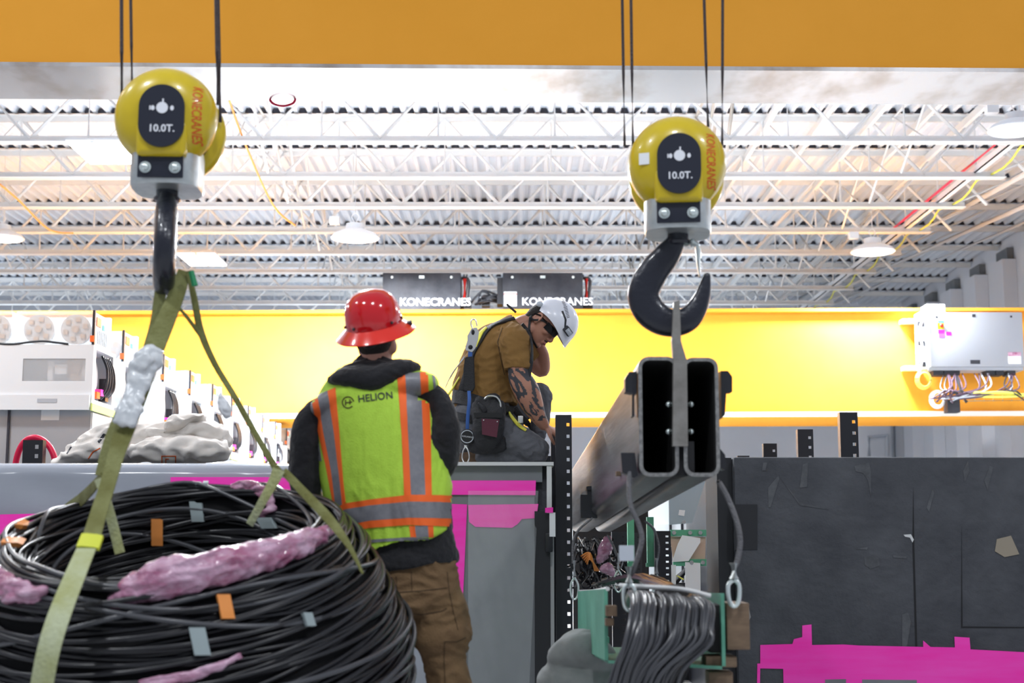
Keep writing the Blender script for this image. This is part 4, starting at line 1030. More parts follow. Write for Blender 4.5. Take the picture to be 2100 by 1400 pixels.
# tangled small cables in the gap
t = thing('cable_tangle', 'tangle of thin black cables with pink plastic behind the tray', 'cables', W(1225, 1160, 7.6))
bm = B(); rnd = random.Random(4)
for k in range(70):
    x = 1182+rnd.random()*75; y = 1115+rnd.random()*30; Y = 7.3+rnd.random()*.5
    pts = [W(x, y-15, Y+.2)]
    for q in range(4): x += rnd.uniform(-14, 22); y += rnd.uniform(2, 26); pts.append(W(min(x, 1290), min(y, 1205), Y+rnd.uniform(-.1, .1)))
    tube(bm, pts, .006, 6, 5)
build('cable', bm, M['cable'], t)
bm = B()
for k in range(5): tube(bm, [W(1192+k*3, 1140+k*4, 7.2), W(1210, 1134+k*3, 7.15), W(1220+k*2, 1170, 7.2)], .004, 6, 5)
build('orange_wire', bm, M['band_orange'], t)
bm = B(); chain(bm, [(W(1246, 1105, 7.3), .02, .02), (W(1240, 1128, 7.3), .035, .03), (W(1232, 1146, 7.3), .02, .02)], 12); me = organic(bm, .006, 1, lambda p, n: abs(noise.noise(p*40))*.012)
mesh_obj('pink_plastic', me, M['pink_wrap'], t)
bm = B(); chain(bm, [(W(1236, 1166, 7.15), .015, .02), (W(1246, 1166, 7.15), .03, .03), (W(1254, 1174, 7.15), .018, .02)], 12); me = organic(bm, .006, 1, lambda p, n: abs(noise.noise(p*40))*.012)
mesh_obj('pink_plastic', me, M['pink_wrap'], t)
# dark back board closing the gap under the beam
bm = B(); box(bm, (W(1175, 1100, 11).x, 11, 0), (W(1330, 1100, 11).x, 11.05, W(1200, 985, 11).z)); tag(build('back_board', bm, M['black_matt'], None, False), 'dark board at the back left of the gap', 'board')

# ================================================================== cable coil, left foreground
CC = W(345, 1086, 4.6); n_ = Vector((0, -math.sin(R(17)), math.cos(R(17))))
TC = Matrix.Translation(CC) @ Matrix.Rotation(R(-2.5), 4, 'Y') @ Matrix.Rotation(R(17), 4, 'X')
t = thing('cable_coil', 'huge coil of black cable slung from the left hook', 'cable coil', CC)
PER = [(.50, -.62), (.455, -.45), (.44, -.28), (.43, -.14), (.455, -.04), (.50, .005), (.555, -.02), (.61, -.10), (.665, -.22), (.72, -.35), (.735, -.47), (.70, -.60), (.62, -.68)]
PERS = [(Vector((a, 0, b))) for a, b in PER]; PC = catmull(PERS, 12)
cum = [0]
for a, b in zip(PC, PC[1:]): cum.append(cum[-1]+(b-a).length)
def per(s):
    s = max(0, min(1, s))*cum[-1]; lo = 0
    import bisect
    i = min(len(PC)-2, max(0, bisect.bisect_right(cum, s)-1)); k = (s-cum[i])/max(1e-9, cum[i+1]-cum[i])
    p = PC[i].lerp(PC[i+1], k); tg = (PC[i+1]-PC[i]).normalized(); return p, Vector((tg.z, 0, -tg.x))*-1
rnd = random.Random(12)
def coil_loops(cnt, layer, mname, wander, r=.0085):
    bm = B()
    for k in range(cnt):
        s0 = (k+rnd.random()*.7)/cnt; f = [rnd.uniform(0, 2*PI) for _ in range(4)]; a1 = wander*rnd.uniform(.3, 1); a2 = wander*.5*rnd.random(); d0 = layer+rnd.uniform(-.006, .006); pts = []
        for i in range(112):
            th = 2*PI*i/112
            s = s0 + a1*math.sin(th+f[0]) + a2*math.sin(2*th+f[1])
            s = abs(s) if s < 0 else (2-s if s > 1 else s)
            p, nn = per(s); d = d0 + .010*math.sin(3*th+f[2])*math.sin(th*2+f[3])
            rr = p.x - nn.x*d*-1 if False else p.x + nn.x*-d; zz = p.z + nn.z*-d
            lump = 1 + .012*math.sin(th*3+1)+.02*math.sin(th+.6)
            pts.append(TC @ Vector((rr*lump*math.cos(th), rr*lump*math.sin(th), zz)))
        loop(bm, pts, r, 6)
    return build('cable_loops', bm, M[mname], t, True, angle=None)
coil_loops(78, .0, 'cable', .03); coil_loops(60, .016, 'cable', .06); coil_loops(16, -.008, 'cable_grey', .10)
bm = B(); sec = []
g = []
for i in range(72):
    th = 2*PI*i/72; row = []
    lump = 1 + .012*math.sin(th*3+1)+.02*math.sin(th+.6)
    for p in PC[::6]:
        row.append(bm.verts.new(TC @ Vector((p.x*lump*math.cos(th), p.x*lump*math.sin(th), p.z))))
    g.append(row)
for i in range(72):
    a, b = g[i], g[(i+1) % 72]; m_ = len(a)
    for j in range(m_): bm.faces.new((a[j], a[(j+1) % m_], b[(j+1) % m_], b[j]))
bmesh.ops.recalc_face_normals(bm, faces=bm.faces)
proxy = BVHTree.FromBMesh(bm)
for v in bm.verts: pass
core = B(); core.from_mesh((lambda me: (bm.to_mesh(me), me)[1])(bpy.data.meshes.new('x'))); bm.free()
bmesh.ops.recalc_face_normals(core, faces=core.faces); core.normal_update()
for v in core.verts: v.co -= v.normal*.022
build('cable_core', core, M['cable_core'], t)
for (px, py, w_, h_, m_, sl) in ((321, 1090, 24, 50, 'orange', 0), (460, 1246, 27, 48, 'orange', 10), (42, 1082, 24, 12, 'orange', -4), (24, 1119, 30, 12, 'orange', -8), (406, 1050, 26, 36, 'grey', 5), (415, 994, 26, 14, 'grey', 0), (554, 1072, 30, 20, 'grey', 12), (408, 1316, 32, 56, 'grey', 12), (627, 1272, 17, 27, 'grey', 8), (505, 994, 26, 12, 'grey', 6)):
    bm = B(); decal(bm, proxy, [(px-w_/2-sl/2, py-h_/2), (px-w_/2+sl/2, py+h_/2)], [(px+w_/2-sl/2, py-h_/2), (px+w_/2+sl/2, py+h_/2)], 10, 5, .022, .016)
    if len(bm.faces): build('cable_band', bm, M['band_'+m_], t, True, angle=40, label='orange band around the cables' if m_ == 'orange' else 'grey band around the cables')
    else: bm.free()
def pink(pts, seed, amp=.016):
    bm = B(); P_ = []
    for px, py, r in pts:
        h, nn = hit(proxy, px, py)
        if h is None: continue
        if nn.dot(CAMP-h) < 0: nn = -nn
        P_.append((h+nn*.012, r/634, r/634*.8))
    if len(P_) < 2: bm.free(); return
    chain(bm, P_, 14, (0, 1, 0), 5)
    me = organic(bm, .0055, 1, lambda p, n: abs(noise.noise(Vector((p.x*9+p.z*6, p.y*20, p.z*34-p.x*7))+Vector((seed, 0, 0))))*amp*2.2 + noise.noise(p*60)*amp*.22 - .006)
    mesh_obj('pink_plastic_wrap', me, M['pink_wrap'], t)['label'] = 'crumpled pink plastic around the cables'
bm = B(); PP = []
for th, rho, z, r in ((-93, .54, -.05, .030), (-88, .535, -.02, .044), (-81, .53, .0, .056), (-74, .53, .010, .060), (-66, .53, .015, .058), (-55, .535, .02, .052), (-43, .54, .02, .046), (-32, .545, .02, .040), (-20, .55, .02, .030), (-12, .55, .015, .018)):
    PP.append((TC @ Vector((rho*math.cos(R(th)), rho*math.sin(R(th)), z)), r, r*.9))
chain(bm, PP, 16, (0, 1, 0), 6)
me = organic(bm, .0055, 1, lambda p, n: (.5-abs(noise.noise(Vector((p.x*8+p.z*6, p.y*18, p.z*30-p.x*8)))))*.022 + noise.noise(p*55)*.004 - .008)
mesh_obj('pink_plastic_wrap', me, M['pink_wrap'], t)['label'] = 'crumpled pink plastic over the near rim'
pink([(-30, 1190, 26), (10, 1205, 26), (50, 1218, 24), (84, 1226, 14)], 2)
pink([(290, 1398, 8), (360, 1392, 11), (430, 1372, 11), (490, 1345, 8)], 3, .008)
pink([(478, 1000, 8), (510, 1002, 14), (545, 1015, 14), (560, 1040, 11), (540, 1060, 9)], 4, .01)

# ================================================================== slings
def px_strap(name, pts, m, th=.004, parent=None, sub=6):
    bm = B(); L = []
    for q in pts:
        px, py, Y, wd = q[:4]; L.append((W(px, py, Y), Vector(q[4]) if len(q) > 4 else Vector((0, -1, .1)), wd/F*Y))
    strap(bm, L, .05, th, sub); return build(name, bm, M[m], parent, True, angle=30)
t = thing('web_sling', 'wide olive webbing sling from the left hook down the front of the coil', 'sling', W(372, 560, 4.62), 'slings on the cable coil')
px_strap('webbing', [(378, 556, 4.64, 26, (.3, -1, 0)), (362, 604, 4.6, 34), (338, 662, 4.56, 40), (312, 724, 4.52, 44), (286, 796, 4.47, 44), (260, 868, 4.42, 42), (238, 934, 4.36, 34), (222, 990, 4.31, 32), (206, 1040, 4.25, 34), (188, 1100, 4.16, 38)], 'sling', .005, t)
px_strap('webbing', [(188, 1100, 4.15, 38), (160, 1165, 4.03, 42), (122, 1260, 3.93, 46), (98, 1340, 3.90, 46), (80, 1440, 3.92, 46)], 'sling_light', .005, t)
px_strap('sleeve', [(190, 1098, 4.13, 44), (180, 1124, 4.10, 46)], 'sling_tag', .012, t)
px_strap('webbing', [(334, 560, 4.64, 24), (326, 620, 4.62, 24), (316, 676, 4.6, 24), (290, 760, 4.57, 28), (250, 850, 4.53, 30), (224, 910, 4.5, 26), (206, 975, 4.47, 22)], 'sling', .004, t)
bm = B(); chain(bm, [(W(316, 718, 4.49), .034, .012), (W(300, 745, 4.48), .045, .022), (W(287, 772, 4.46), .038, .018), (W(278, 800, 4.44), .034, .012), (W(262, 850, 4.40), .038, .010), (W(256, 868, 4.39), .036, .008)], 14, (0, 1, 0), 6)
chain(bm, [(W(268, 762, 4.47), .012, .01), (W(285, 748, 4.45), .022, .014), (W(305, 735, 4.45), .02, .012)], 10)
me = organic(bm, .005, 1, lambda p, n: abs(noise.noise(p*26))*.014+noise.noise(p*60)*.003); mesh_obj('clear_tape_wrap', me, M['clear_tape'], t)['label'] = 'crinkled clear tape around the sling'
t = thing('web_sling', 'olive sling end spreading to the far left rim of the coil', 'sling', W(206, 975, 4.46), 'slings on the cable coil')
px_strap('webbing', [(208, 978, 4.46, 20), (190, 1000, 4.65, 26), (160, 1030, 4.95, 30), (128, 1054, 5.12, 30)], 'sling', .004, t)
px_strap('webbing', [(200, 982, 4.45, 14), (216, 1020, 4.45, 18), (230, 1070, 4.45, 20), (246, 1134, 4.45, 20)], 'sling_light', .004, t)
t = thing('web_sling', 'thin olive sling from the left hook to the right side of the coil', 'sling', W(385, 560, 4.62), 'slings on the cable coil')
px_strap('webbing', [(386, 556, 4.62, 10), (398, 610, 4.62, 13), (412, 680, 4.62, 15), (440, 745, 4.62, 13), (482, 815, 4.62, 13), (530, 900, 4.62, 13), (566, 960, 4.62, 15), (578, 972, 4.62, 18)], 'sling', .006, t)
px_strap('webbing', [(366, 630, 4.6, 6), (385, 652, 4.61, 8), (414, 692, 4.62, 9)], 'sling', .005, t)
px_strap('webbing', [(572, 962, 4.60, 26), (562, 985, 4.60, 22), (540, 1025, 4.6, 18), (512, 1075, 4.62, 16)], 'sling_light', .005, t)
px_strap('webbing', [(582, 966, 4.62, 16), (620, 1006, 4.55, 18), (668, 1056, 4.45, 20), (700, 1096, 4.36, 16), (722, 1130, 4.34, 10), (744, 1176, 4.32, 5)], 'sling', .005, t)
px_strap('green_tag', [(392, 556, 4.58, 10, (1, -.6, 0)), (400, 586, 4.58, 12, (1, -.6, 0))], 'sling_green', .01, t)
bm = B(); chain(bm, [(W(452, 812, 4.6), .008, .01), (W(460, 835, 4.6), .020, .018), (W(466, 850, 4.6), .015, .012)], 12); tube(bm, [W(455, 782, 4.61), W(453, 800, 4.6), W(453, 815, 4.6)], .002, 6, 3)
me = organic(bm, .003, 1, lambda p, n: abs(noise.noise(p*60))*.006); tag(mesh_obj('strap_protector', me, M['lamp_shell'], None), 'small grey wad hanging from the thin right sling', 'wad')

# ================================================================== people
def hand(bm, wrist, d, nrm, thumb, curl=.5, s=1.0):
    """palm and five separate fingers; d along the hand, nrm out of the palm, thumb side"""
    d = Vector(d).normalized(); nrm = (Vector(nrm)-d*d.dot(Vector(nrm))).normalized(); sd = d.cross(nrm).normalized()
    if sd.dot(Vector(thumb)) < 0: sd = -sd
    w_ = Vector(wrist)
    chain(bm, [(w_-d*.02*s, .026*s, .020*s), (w_+d*.03*s, .034*s, .016*s), (w_+d*.07*s, .040*s, .015*s), (w_+d*.092*s, .039*s, .012*s)], 16, nrm, 4)
    for off, ln, r in ((.030, .070, .0088), (.010, .078, .0092), (-.010, .073, .0088), (-.029, .058, .0078)):
        b = w_ + d*.085*s + sd*off*s; P_ = [(b-d*.02*s, r*1.1*s)]; cur = b; a = curl*.35; dd = d
        for seg in (.45, .32, .26):
            dd = (d*math.cos(a) + nrm*math.sin(a)).normalized(); cur = cur + dd*ln*seg*s; P_.append((cur, r*s*(1.05-.3*(seg < .4)*.6))); a += curl*.95
        chain(bm, P_, 10, sd, 4)
    b = w_ + d*.02*s + sd*.026*s
    chain(bm, [(b, .014*s), (b+(sd*.7+d*.6+nrm*.3).normalized()*.035*s, .012*s), (b+(sd*.55+d*.8+nrm*.45).normalized()*.062*s, .0098*s), (b+(sd*.4+d+nrm*.6).normalized()*.085*s, .008*s)], 10, nrm, 4)
def wrinkle(seed, amp, sc, dirv=(1, 1, 1)):
    dv = Vector(dirv)
    def f(p, n):
        q = Vector((p.x*dv.x, p.y*dv.y, p.z*dv.z))*sc + Vector((seed, seed*.7, 0))
        a = noise.noise(q); b = noise.noise(q*2.3+Vector((a*1.5, 0, a)))
        return (a*.6 + (.5-abs(b))*.5 - .2)*amp
    return f
def head_shape(bm, H, wide=1.0):
    secs = []
    for z, cx, hx, hy in ((.118, -.005, .02, .018), (.112, -.006, .045, .036), (.098, -.007, .070, .055), (.07, -.007, .089, .071), (.035, -.005, .096, .077), (0, -.002, .095, .076), (-.03, .002, .089, .071), (-.058, .010, .080, .064), (-.082, .022, .064, .054), (-.102, .038, .043, .038), (-.116, .050, .024, .022)):
        secs.append((H @ Vector((cx, 0, z)), H.to_3x3() @ Vector((hx, 0, 0)), H.to_3x3() @ Vector((0, hy*wide, 0))))
    rings(bm, secs, 28)
    R3 = H.to_3x3(); P_ = lambda x, y, z: H @ Vector((x, y, z)); A = R3 @ Vector((0, 1, 0))
    chain(bm, [(P_(.086, 0, .012), .008, .008), (P_(.098, 0, -.012), .009, .009), (P_(.110, 0, -.036), .011, .012), (P_(.106, 0, -.046), .009, .014)], 12, A, 4)
    for s in (-1, 1):
        ball(bm, P_(.096, s*.012, -.045), .0085, n=10); ball(bm, P_(.070, s*.032, .024), (.022, .026, .010), H.to_3x3().to_4x4(), 12)
        ball(bm, P_(.060, s*.045, -.028), (.024, .018, .02), R3.to_4x4(), 12); ball(bm, P_(-.012, s*.055, -.075), (.035, .02, .03), R3.to_4x4(), 12)
    ball(bm, P_(.074, 0, -.104), (.018, .022, .016), R3.to_4x4(), 12); chain(bm, [(P_(.090, -.018, -.070), .004, .004), (P_(.097, 0, -.067), .007, .008), (P_(.090, .018, -.070), .004, .004)], 8, (0, 0, 1), 4)
    chain(bm, [(P_(.087, -.018, -.080), .004, .004), (P_(.093, 0, -.081), .008, .008), (P_(.087, .018, -.080), .004, .004)], 8, (0, 0, 1), 4)
def ear(bm, H, s):
    P_ = lambda x, y, z: H @ Vector((x, s*y, z))
    pts = [P_(-.010+.017*math.cos(a)*1.0, .078+.006*math.cos(a), -.004+.029*math.sin(a)) for a in [R(q) for q in range(-110, 200, 30)]]
    chain(bm, [(p, .0055) for p in pts], 8, (0, 1, 0), 3); ball(bm, P_(-.008, .074, -.004), (.014, .005, .024), H.to_3x3().to_4x4(), 12)
    ball(bm, P_(.0, .077, -.032), .008, n=8)
def orgobj(name, bm, m, parent, voxel, sm=3, disp=None, label=None):
    o = mesh_obj(name, organic(bm, voxel, sm, disp), m, parent); 
    if label: o['label'] = label
    return o
def on(bv, px, py, off=.006):
    h, nn = hit(bv, px, py)
    if h is None: return None
    if nn.dot(CAMP-h) < 0: nn = -nn
    return h+nn*off, nn
def surf_strap(name, bv, pts, m, parent, th=.004, off=.004, sub=4, fallback=None):
    L = []; lastY = fallback
    for px, py, wd in pts:
        r = on(bv, px, py, off)
        if r is None:
            if lastY is None: continue
            p = W(px, py, lastY); nn = Vector((0, -1, 0))
        else: p, nn = r; lastY = p.y
        L.append((p, nn, wd/F*p.y))
    bm = B(); strap(bm, L, .03, th, sub); return build(name, bm, m, parent, True, angle=40)

# ---------------------------------------------------------------- worker with the red hard hat, seen from behind
Y1 = 5.25; k1 = Y1/F
q = lambda px, py, dy=0: W(px, py, Y1, 0) + Vector((0, dy, 0))
foot = W(900, 1200, Y1); t = thing('person', 'person seen from behind in a red full-brim hard hat and lime safety vest', 'person', (W(850, 1200, Y1).x, Y1, 0))
HW1 = Matrix.Translation(q(770, 672, .0)) @ Matrix.Rotation(R(-9), 4, 'Y') @ Matrix.Rotation(R(14), 4, 'X') @ Matrix.Rotation(R(90-14), 4, 'Z')
bm = B(); head_shape(bm, HW1 @ Matrix.Translation((0, 0, 0)))
chain(bm, [(q(772, 700, .01), .062, .068), (q(772, 740, 0), .060, .066), (q(775, 790, -.01), .075, .075)], 20)
chain(bm, [(q(775, 790), .09, .07), (q(780, 850), .17, .10), (q(795, 960), .16, .10), (q(815, 1080), .15, .10), (q(840, 1190), .15, .10)], 24)
for s, P_ in ((-1, [(680, 850, 0, .035), (640, 885, 0, .035), (630, 990, .02, .035), (650, 1040, .25, .030)]), (1, [(870, 825, 0, .035), (905, 868, 0, .035), (908, 945, .04, .035), (880, 985, .28, .030)])):
    chain(bm, [(q(a, b, c), r) for a, b, c, r in P_], 14)
    a, b, c, r = P_[-1]; hand(bm, q(a, b, c+.03), (-.15*s, 1, .1), (0, 0, -1), (-s, 0, 0), .9)
for s, X_ in ((-1, 790), (1, 900)):
    p1 = q(X_, 1290); chain(bm, [(q(845+s*35, 1200), .075), (p1, .07), (Vector((p1.x+.01*s, Y1+.02, .45)), .05), (Vector((p1.x+.01*s, Y1, .12)), .035)], 14)
ear(bm, HW1, -1); ear(bm, HW1, 1)
body = orgobj('body', bm, M['skin_pale'], t, .006, 3)
# hair under the hat, short at the nape
bm = B(); chain(bm, [(HW1 @ Vector((-.02, 0, .05)), .10, .082), (HW1 @ Vector((-.03, 0, .0)), .088, .079), (HW1 @ Vector((-.045, 0, -.045)), .062, .068)], 20, HW1.to_3x3() @ Vector((0, 1, 0)), 4)
orgobj('hair', bm, M['hair'], t, .006, 2)
hood = B()
chain(hood, [(q(690, 781, -.03), 13*k1, .05), (q(715, 782, -.05), 24*k1, .08), (q(755, 784, -.06), 33*k1, .09), (q(795, 776, -.06), 31*k1, .09), (q(828, 762, -.04), 21*k1, .08), (q(846, 758, -.01), 12*k1, .05)], 18)
chain(hood, [(q(700, 768, 0), 10*k1, .05), (q(740, 755, -.045), 13*k1, .04), (q(790, 750, -.05), 12*k1, .04), (q(836, 748, -.01), 12*k1, .05)], 14)
chain(hood, [(q(776, 790, .0), 80*k1, .10), (q(778, 762, .02), 64*k1, .10), (q(782, 745, .03), 55*k1, .09)], 20, ends=False)
chain(hood, [(q(836, 1167), 104*k1, .128), (q(826, 1110), 106*k1, .13), (q(806, 1030), 120*k1, .132), (q(790, 930), 122*k1, .135), (q(776, 860), 118*k1, .125), (q(772, 815), 100*k1, .11), (q(772, 780), 58*k1, .085)], 28, ends=False)
chain(hood, [(q(832, 1166), 107*k1, .133), (q(830, 1150), 109*k1, .136), (q(828, 1140), 106*k1, .133)], 28, ends=False)
chain(hood, [(q(690, 828), 24*k1, .06), (q(655, 846), 32*k1, .07), (q(634, 880), 36*k1, .072), (q(628, 940), 35*k1, .066), (q(626, 1000, .01), 34*k1, .062), (q(632, 1030, .06), 28*k1, .055), (q(648, 1045, .24), 22*k1, .045)], 20, sub=6)
chain(hood, [(q(862, 800), 22*k1, .06), (q(890, 812), 28*k1, .068), (q(908, 852), 32*k1, .072), (q(912, 900), 34*k1, .068), (q(910, 945, .02), 31*k1, .06), (q(900, 962, .08), 27*k1, .055), (q(882, 985, .27), 22*k1, .045)], 20, sub=6)
hd = orgobj('hoodie', hood, M['hoodie'], t, .0065, 3, wrinkle(3, .014, 9, (1, 1, 1.3)))
vb = B()
VP = [(q(823, 1116), 108*k1, .150), (q(812, 1075), 120*k1, .155), (q(800, 1030), 131*k1, .156), (q(786, 975), 131*k1, .156), (q(778, 915), 126*k1, .156), (q(770, 860), 124*k1, .150), (q(769, 825), 121*k1, .137), (q(772, 800), 104*k1, .122), (q(778, 785), 78*k1, .10)]
chain(vb, VP, 36, ends=False, sub=6)
chain(vb, [(q(661, 838), 26*k1, .108), (q(700, 818), 32*k1, .125), (q(770, 803), 34*k1, .125), (q(835, 790), 33*k1, .125), (q(862, 787), 29*k1, .118), (q(876, 788), 24*k1, .108)], 20)
def vdisp(p, n):
    x, y = proj(p); low = min(1, max(0, (y-900)/180))
    return wrinkle(8, .010+.010*low, 7, (1.6, 1, .55))(p, n) + .006*math.sin((x-700)*.045)*low
vest = orgobj('vest', vb, M['vest'], t, .0065, 4, vdisp)
bv = bvh_of(vest)
def vd(nm, l, r, m, nu=44, nv=4, off=.0022): 
    bm = B(); decal(bm, bv, l, r, nu, nv, off, .0018)
    return build(nm, bm, M[m], vest, True, angle=50)
oL = [(639, 816), (651, 877), (668, 953), (677, 1000), (686, 1046)]; g1 = [(652, 811), (664, 885), (680, 965), (689, 1040)]; g2 = [(672, 802), (685, 885), (697, 985), (702, 1034)]; oR = [(688, 795), (695, 874), (704, 985), (709, 1030)]
vd('orange_stripe', oL, g1, 'vest_orange'); vd('reflective_stripe', g1, g2, 'vest_grey', off=.003); vd('orange_stripe', g2, oR, 'vest_orange')
a1 = [(815, 776), (824, 900), (829, 1018)]; a2 = [(831, 766), (837, 900), (843, 1016)]; a3 = [(861, 764), (867, 900), (872, 1016)]; a4 = [(877, 763), (883, 900), (885, 1018)]
vd('orange_stripe', a1, a2, 'vest_orange'); vd('reflective_stripe', a2, a3, 'vest_grey', off=.003); vd('orange_stripe', a3, a4, 'vest_orange')
h0 = [(672, 1056), (705, 1032), (757, 1024), (839, 1014), (929, 1016)]; h1 = [(680, 1066), (707, 1044), (757, 1036), (839, 1028), (932, 1030)]; h2 = [(694, 1083), (710, 1076), (757, 1067), (839, 1061), (936, 1063)]; h3 = [(703, 1097), (715, 1090), (757, 1082), (839, 1076), (935, 1080)]
vd('orange_stripe', h0, h1, 'vest_orange', 60, 3, .004); vd('reflective_stripe', h1, h2, 'vest_grey', 60, 5, .0045); vd('orange_stripe', h2, h3, 'vest_orange', 60, 3, .004)
vd('orange_stripe', [(703, 1094), (716, 1119)], [(716, 1090), (726, 1116)], 'vest_orange', 8, 3)
vd('orange_stripe', [(839, 1078), (842, 1101)], [(851, 1078), (854, 1101)], 'vest_orange', 8, 3); vd('reflective_stripe', [(851, 1078), (854, 1101)], [(877, 1077), (879, 1101)], 'vest_grey', 8, 3); vd('orange_stripe', [(877, 1077), (879, 1101)], [(888, 1077), (889, 1101)], 'vest_orange', 8, 3)
vd('grey_piping', [(712, 1119), (760, 1106), (839, 1101), (932, 1105)], [(714, 1126), (762, 1112), (839, 1107), (932, 1111)], 'vest_grey', 50, 2, .003)
vd('grey_piping', [(886, 770), (893, 830), (902, 900)], [(891, 770), (897, 830), (907, 900)], 'vest_grey', 30, 2)
vd('grey_piping', [(634, 820), (644, 880), (655, 945)], [(639, 816), (650, 880), (660, 945)], 'vest_grey', 30, 2)
# lettering and round logo on the back
def letter_on(txt, cx, cy, hpx, wpx, rot, bvh, m, parent, nm, Yc):
    me = text_mesh(txt, 1, 0, .012); xs = [v.co.x for v in me.vertices]; ys = [v.co.y for v in me.vertices]; w_ = max(xs)-min(xs); h_ = max(ys)-min(ys)
    b = B(); b.from_mesh(me); bmesh.ops.triangulate(b, faces=b.faces)
    for v in b.verts:
        x = v.co.x/w_*wpx; y = (v.co.y-(max(ys)+min(ys))/2)/h_*hpx; X_ = cx+x*math.cos(rot)+y*math.sin(rot)*-1*-1; Y_ = cy-y*math.cos(rot)+x*math.sin(rot)
        r = on(bvh, X_, Y_, .003); v.co = r[0] if r else W(X_, Y_, Yc)
    return build(nm, b, m, parent, False)
letter_on('HELION', 770, 814, 15, 70, R(-7), bv, M['print_black'], vest, 'lettering', Y1-.14)
for r0, r1, a0, a1_ in ((10.5, 12.5, 40, 350),):
    for k in range(1):
        A_ = [R(a0+(a1_-a0)*i/24) for i in range(25)]; vd('round_logo', [(714+r1*math.cos(a), 825+r1*math.sin(a)) for a in A_], [(714+r0*math.cos(a), 825+r0*math.sin(a)) for a in A_], 'print_red' if False else 'seam', 30, 1)
vd('round_logo', [(708, 820), (708, 831)], [(710, 820), (710, 831)], 'seam', 3, 1); vd('round_logo', [(708, 825), (722, 823)], [(708, 827), (722, 825)], 'seam', 4, 1); vd('round_logo', [(717, 819), (717, 829)], [(719, 819), (719, 829)], 'seam', 3, 1)
# trousers
pb = B()
chain(pb, [(q(846, 1150), 92*k1, .115), (q(848, 1195), 98*k1, .13), (q(852, 1235), 99*k1, .14), (q(856, 1262), 88*k1, .12)], 28, sub=5, ends=False)
xr_ = q(925, 1450).x; xl_ = q(770, 1450).x
chain(pb, [(q(880, 1225), 72*k1, .12), (q(898, 1285), 64*k1, .115), (q(914, 1340), 50*k1, .10), (q(920, 1400), 47*k1, .09), (Vector((xr_, Y1, .42)), .085, .09), (Vector((xr_+.01, Y1+.01, .12)), .08, .085)], 22, sub=6, ends=False)
chain(pb, [(q(812, 1225), 62*k1, .12), (q(792, 1290), 52*k1, .11), (q(780, 1350, .04), 48*k1, .10), (Vector((xl_, Y1+.12, .45)), .085, .09), (Vector((xl_-.02, Y1+.14, .12)), .08, .085)], 22, sub=6, ends=False)
tr = orgobj('trousers', pb, M['duck'], t, .007, 3, wrinkle(5, .034, 7, (.8, 1, 1.6)))
bv2 = bvh_of(tr)
for l in ([(808, 1214), (860, 1211), (916, 1204)], [(822, 1254), (862, 1259), (905, 1252), (915, 1246)], [(812, 1180), (814, 1215), (822, 1254)], [(916, 1172), (920, 1210), (928, 1250), (938, 1290)], [(911, 1314), (935, 1315), (954, 1306)], [(911, 1314), (910, 1350), (912, 1400)], [(843, 1172), (844, 1210)]):
    bm = B(); decal(bm, bv2, l, [(a+1.6, b+1.8) for a, b in l], 30, 1, .002, .001)
    if len(bm.faces): build('seam', bm, M['seam'], tr, True)
    else: bm.free()
for xx, yy in ((xr_+.01, Y1), (xl_-.02, Y1+.13)):
    bm = B(); chain(bm, [(Vector((xx, yy-.05, .055)), .048, .05), (Vector((xx, yy+.06, .055)), .05, .05), (Vector((xx, yy+.17, .045)), .045, .035)], 16, (0, 0, 1)); chain(bm, [(Vector((xx, yy-.01, .06)), .055), (Vector((xx, yy, .16)), .055)], 16)
    me = organic(bm, .008, 2)
    for v in me.vertices: v.co.z = max(v.co.z, .002)
    mesh_obj('boot', me, M['boot'], t)
# hard hat
HH = Matrix.Translation(q(768, 667, 0)) @ Matrix.Rotation(R(-10), 4, 'Y') @ Matrix.Rotation(R(21), 4, 'X') @ Matrix.Diagonal((1, 1.14, 1, 1))
bm = B(); lathe(bm, [(0, .137), (.03, .135), (.06, .125), (.085, .104), (.100, .073), (.107, .035), (.109, .0), (.105, -.004), (.095, .02), (.08, .08), (0, .12)], HH, 64, close=False); hat = build('hard_hat', bm, M['hat_red'], t, angle=60)
bm = B(); lathe(bm, [(.107, .006), (.120, -.006), (.146, -.028), (.151, -.034), (.148, -.037), (.118, -.014), (.100, -.004)], HH, 72, close=False); build('brim', bm, M['hat_brim'], hat, angle=50)
bm = B()
for a in (-130, -50, -165, -15): 
    p = HH @ Vector((.110*math.cos(R(a)), .110*math.sin(R(a)), .018)); ball(bm, p, .006, n=8)
build('rivet', bm, M['black'], hat)
bm = B(); box(bm, (.118, -.02, -.022), (.140, .02, -.006), HH, bev=.004); build('clip', bm, M['box_black'], hat)
bm = B(); chain(bm, [(HW1 @ Vector((-.070, -.05, -.05)), .010), (HW1 @ Vector((-.098, 0, -.055)), .012), (HW1 @ Vector((-.070, .05, -.05)), .010)], 10); build('suspension_band', bm, M['black'], hat)

